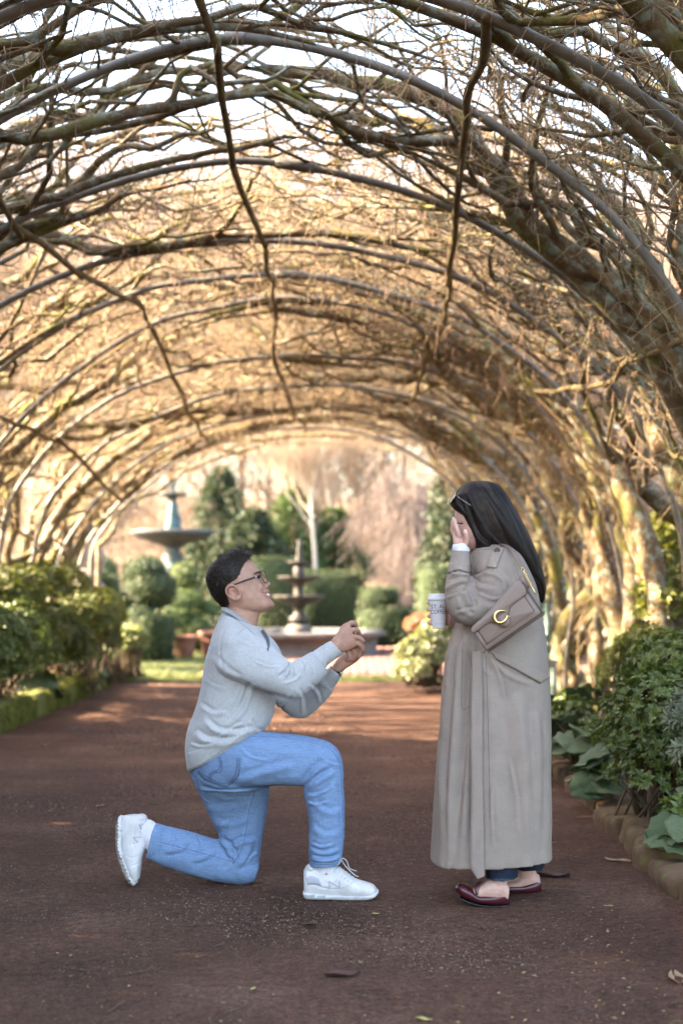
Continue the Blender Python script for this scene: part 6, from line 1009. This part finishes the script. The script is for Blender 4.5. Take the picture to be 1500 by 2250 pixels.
flat([(1000, 1948, 1001, 1958, 0, .022), (1008, 1941, 1012, 1969, 0, .036), (1022, 1943, 1025, 1975, 0, .043), (1036, 1951, 1040, 1981, 0, .044), (1048, 1961, 1050, 1983, 0, .043), (1062, 1962, 1064, 1985, 0, .041), (1085, 1960, 1088, 1988, 0, .034), (1106, 1951, 1108, 1988, 0, .033), (1117, 1949, 1117, 1986, 0, .024)], 5.385, [(1008, 1968, 1009, 1973, 0, .03), (1040, 1980, 1040, 1985, 0, .04), (1080, 1986, 1080, 1990, 0, .036), (1117, 1984, 1117, 1990.5, 0, .03)], None, [(1047, 1966), (1046, 1953), (1049, 1944), (1056, 1938)])
flat([(1095, 1950, 1095, 1957, 0, .03), (1118, 1940, 1118, 1962, 0, .038), (1150, 1938, 1150, 1963, 0, .037), (1175, 1929, 1176, 1963, 0, .034), (1186, 1926, 1188, 1960, 0, .026)], 5.60, [(1095, 1957, 1095, 1961, 0, .03), (1140, 1960, 1140, 1965, 0, .037), (1188, 1958, 1188, 1965, 0, .03)], None, None)
# ---- coffee cup
cp = thing('coffee_cup', 'white paper takeaway coffee cup with grey lettering in the woman\'s far hand', 'cup', tuple(P(962, 1380, WD-.01)))
cx0, cd = 962.0, WD-.015; k = cd/FPX; zb = P(0, 1381, cd)[2]; zt = P(0, 1317, cd)[2]; X0 = P(962, 0, cd)[0]
mb = MB(); n_ = 12; prof = [(.001, zb+.002), (13.5*k, zb+.002), (14*k, zb)]+[((14.2+(19-14.2)*t)*k, zb+(zt-zb)*t) for t in np.linspace(.02, 1, n_)]; mb.lathe(prof, (X0+.003, cd, 0), 40); cm = mb.mesh('cup_body')
tl = .05; cmv = coords(cm); cmv[:, 0] += (cmv[:, 2]-zb)*-tl; cm.vertices.foreach_set('co', cmv.astype(np.float32).ravel()); link('cup_body', cm, white_m, cp); cs_ = Skin(cm)
mb = MB(); l = P(0, 1317, cd)[2]; mb.lathe([(19*k, l-.004), (20.5*k, l-.003), (21*k, l+.001), (20.8*k, l+.006), (19.8*k, l+.0075), (19.2*k, l+.016), (18.4*k, l+.021), (17*k, l+.022), (16*k, l+.019), (.001, l+.019)], (X0-.003, cd, 0), 40); mb.build('lid', lid_m, cp)
print_on(cs_, 'ST. ALi', 947, 1337.5, 32, 9.0, 'lettering', ink_m, cp, -.02); print_on(cs_, 'COFFEE', 946, 1349, 33, 9.0, 'lettering', ink_m, cp, -.02)
mb = MB()
for y, w in ((1368, 6), (1370.6, 20), (1373.2, 4)): cs_.seam(mb, [(955, y), (955+w/2, y), (955+w, y)], .35, .0003)
mb.build('small_print', mat('pale_ink', [(.36, .35, .36)], 10, .7), cp)
# ---- handbag
hb = thing('handbag', 'taupe leather shoulder bag with gold C clasp hanging at the woman\'s hip', 'handbag', tuple(P(1120, 1370, 5.2)))
BD = 5.16; kb = BD/FPX; E1 = np.array([.827, 0, .563]); E2 = np.array([-.52, .0, .854]); E2 = E2-E1*(E1@E2); E2 /= np.linalg.norm(E2); E3 = np.array([.36, 1, -.16]); B0 = P(1067, 1429, BD)
def bp(a, b, c): return B0+E1*a*kb+E2*b*kb+E3*c          # a along, b up (px), c back (m)
def slab(poly, c0, c1, name, m, bev=.003, par=None, n=1):
    mb = MB(); poly = np.asarray(poly, float); ctr = poly.mean(0); N = len(poly); rings = []
    for c, s in ((c1, .97), (c1-bev*.0, 1), (c0+bev, 1), (c0+bev*.3, 1-bev*6), (c0, 1-bev*14)):
        rings.append(np.array([bp(*(ctr+(p-ctr)*s), c) for p in poly]))
    v = np.concatenate(rings+[[bp(*ctr, c0)], [bp(*ctr, c1)]]); j = np.arange(N); k2 = (j+1) % N; q = np.concatenate([np.stack([r*N+j, r*N+k2, (r+1)*N+k2, (r+1)*N+j], 1) for r in range(4)])
    t = np.concatenate([np.stack([4*N+j, 4*N+k2, np.full(N, 5*N)], 1), np.stack([k2, j, np.full(N, 5*N+1)], 1)]); mb.add(v, q, t); return mb.build(name, m, par or hb, smooth=False)
def rr(x0, y0, x1, y1, r, n=5):
    o = []
    for cx, cy, a0 in ((x1-r, y0+r, -90), (x1-r, y1-r, 0), (x0+r, y1-r, 90), (x0+r, y0+r, 180)):
        for i in range(n+1): a = math.radians(a0+90*i/n); o.append((cx+r*math.cos(a), cy+r*math.sin(a)))
    return o
slab([(0, 3), (3, 0), (144, 0), (147, 4), (147, 82), (70, 60), (0, 54)], 0, .014, 'front_body', bag_m); slab([(2, 1), (149, 1), (149, 84), (70, 58), (2, 50)], .014, .019, 'gusset', bagd_m); slab([(0, -1), (149, -1), (149, 86), (70, 60), (0, 52)], .019, .033, 'middle_body', bag_m)
slab([(2, 1), (149, 1), (149, 84), (70, 58), (2, 50)], .033, .038, 'gusset', bagd_m); slab([(0, 0), (148, 0), (148, 88), (70, 60), (0, 52)], .038, .052, 'back_body', bag_m)
slab(rr(10, 10, 137, 60, 4), -.004, .002, 'front_panel', bag_m)
fl = [(-3, 52), (-1, 47), (6, 45), (30, 46), (44, 44), (50, 38), (58, 35), (80, 35), (88, 38), (94, 45), (106, 49), (136, 50), (146, 54), (150, 64), (150, 78), (144, 89), (120, 84), (90, 76), (60, 68), (30, 62), (5, 59)]
slab(cr(fl+[fl[0]], 60)[:-1], -.011, -.003, 'flap', bag_m)
tb = [(58, 44)]+[(70+13*math.cos(a), 31+16*math.sin(a)) for a in np.linspace(math.pi, 2*math.pi, 12)]+[(83, 44)]; slab(tb, -.016, -.009, 'clasp_tab', bag_m)
for L_, c_, w_ in (([(-3, 52), (-1, 47), (6, 45), (30, 46), (44, 44), (50, 38), (58, 35)], -.010, .0013), ([(82, 35), (88, 38), (94, 45), (106, 49), (136, 50), (146, 54), (150, 64), (150, 78)], -.010, .0013), (rr(10, 10, 137, 60, 4)+[(137, 14)], -.003, .0011), ([(0, 54), (0, 3), (3, 0), (144, 0), (147, 4), (147, 82)], .001, .0011)):
    mb = MB(); mb.tube([bp(*p, c_) for p in cr(L_, 40)], w_, 5); mb.build('piping', bagd_m, hb)
mb = MB(); pts, rr_ = [], []
for a in np.linspace(math.radians(38), math.radians(330), 26):
    pts.append(bp(70+14.5*math.cos(a), 40+12.5*math.sin(a), -.021)); rr_.append(.0034+.0034*math.sin((a-.6)/(5.76-.6)*math.pi))
mb.tube(pts, rr_, 10); mb.tube([bp(70+14.5*math.cos(.66)-2, 40+12.5*math.sin(.66)+3, -.021), bp(70+14.5*math.cos(.66)+4, 40+12.5*math.sin(.66)-4, -.021)], .003, 8); mb.tube([bp(82, 36, -.021), bp(84, 29, -.021)], .0028, 8); mb.build('clasp', gold_m, hb)
mb = MB(); sp = [P(1090, 1199, 5.50), P(1104, 1196, 5.40), P(1122, 1206, 5.30), P(1134, 1224, 5.24), P(1142, 1240, 5.21), P(1147, 1251, 5.20)]; S = cr(sp, 24); T, N, B = frames(S)
for i in range(23): pass
mb.tube(S, .0105, 8, sq=(.22, 1)) if abs(N[10][1]) > .5 else mb.tube(S, .0105, 8, sq=(1, .22)); mb.build('strap', bag_m, hb)
mb = MB(); cps = cr([P(1148, 1252, 5.19), P(1153, 1262, 5.18), P(1158, 1272, 5.175), P(1164, 1282, 5.17)], 7)
for i, c_ in enumerate(cps):
    a = np.linspace(0, 2*np.pi, 13); r1, r2 = (.0085, .0055) if i in (0,) else (.0055, .0035); dv = np.array([.5, 0, -.86]); sv = np.array([.86, 0, .5]) if i % 2 == 0 else np.array([.4, .9, .2])
    mb.tube([c_+dv*r1*math.cos(t)+sv*r2*math.sin(t) for t in a], .0014, 6, False)
mb.tube([P(1164, 1283, 5.17), P(1170, 1294, 5.165), P(1175, 1305, 5.16)], .003, 8); mb.build('chain', gold_m, hb)
slab([(150, 62), (158, 70), (160, 92), (152, 98), (144, 90)], .020, .026, 'hang_tag', bag_m)
# ---- sunglasses pushed up on her hair
sg = thing('sunglasses', 'thin gold rimmed dark sunglasses pushed up on the woman\'s hair', 'sunglasses', tuple(P(1005, 1085, WD)))
for s_ in (-1, 1):
    mb = MB(); a = np.linspace(0, 2*np.pi, 25); c_ = P(992+3*(s_ > 0), 1094, WD+s_*.034); ax1 = np.array([.40, 0, .75])*.028; ax2 = np.array([.25*-s_*-1, .96*1, 0])*.027
    L = [c_+ax1*math.cos(t)+ax2*math.sin(t) for t in a]; mb.tube(L, .0012, 6, False); rim = mb.build('rim', gold_m, sg)
    m2 = MB(); Lc = np.array(L[:-1]); m2.add(np.concatenate([Lc, [Lc.mean(0)+np.array([-.004, 0, .002])]]), None, [[i, (i+1) % 24, 24] for i in range(24)]); m2.build('lens', dlens_m, sg)
    mb = MB(); mb.tube(cr([P(999, 1086, WD+s_*.06), P(1010, 1095, WD+s_*.085), P(1022, 1103, WD+s_*.093), P(1036, 1112, WD+s_*.09)], 10), .0008, 6); mb.build('temple_arm', mat('silver_wire', [(.7, .7, .72)], 9, .2, metal=1) if s_ < 0 else gold_m, sg)
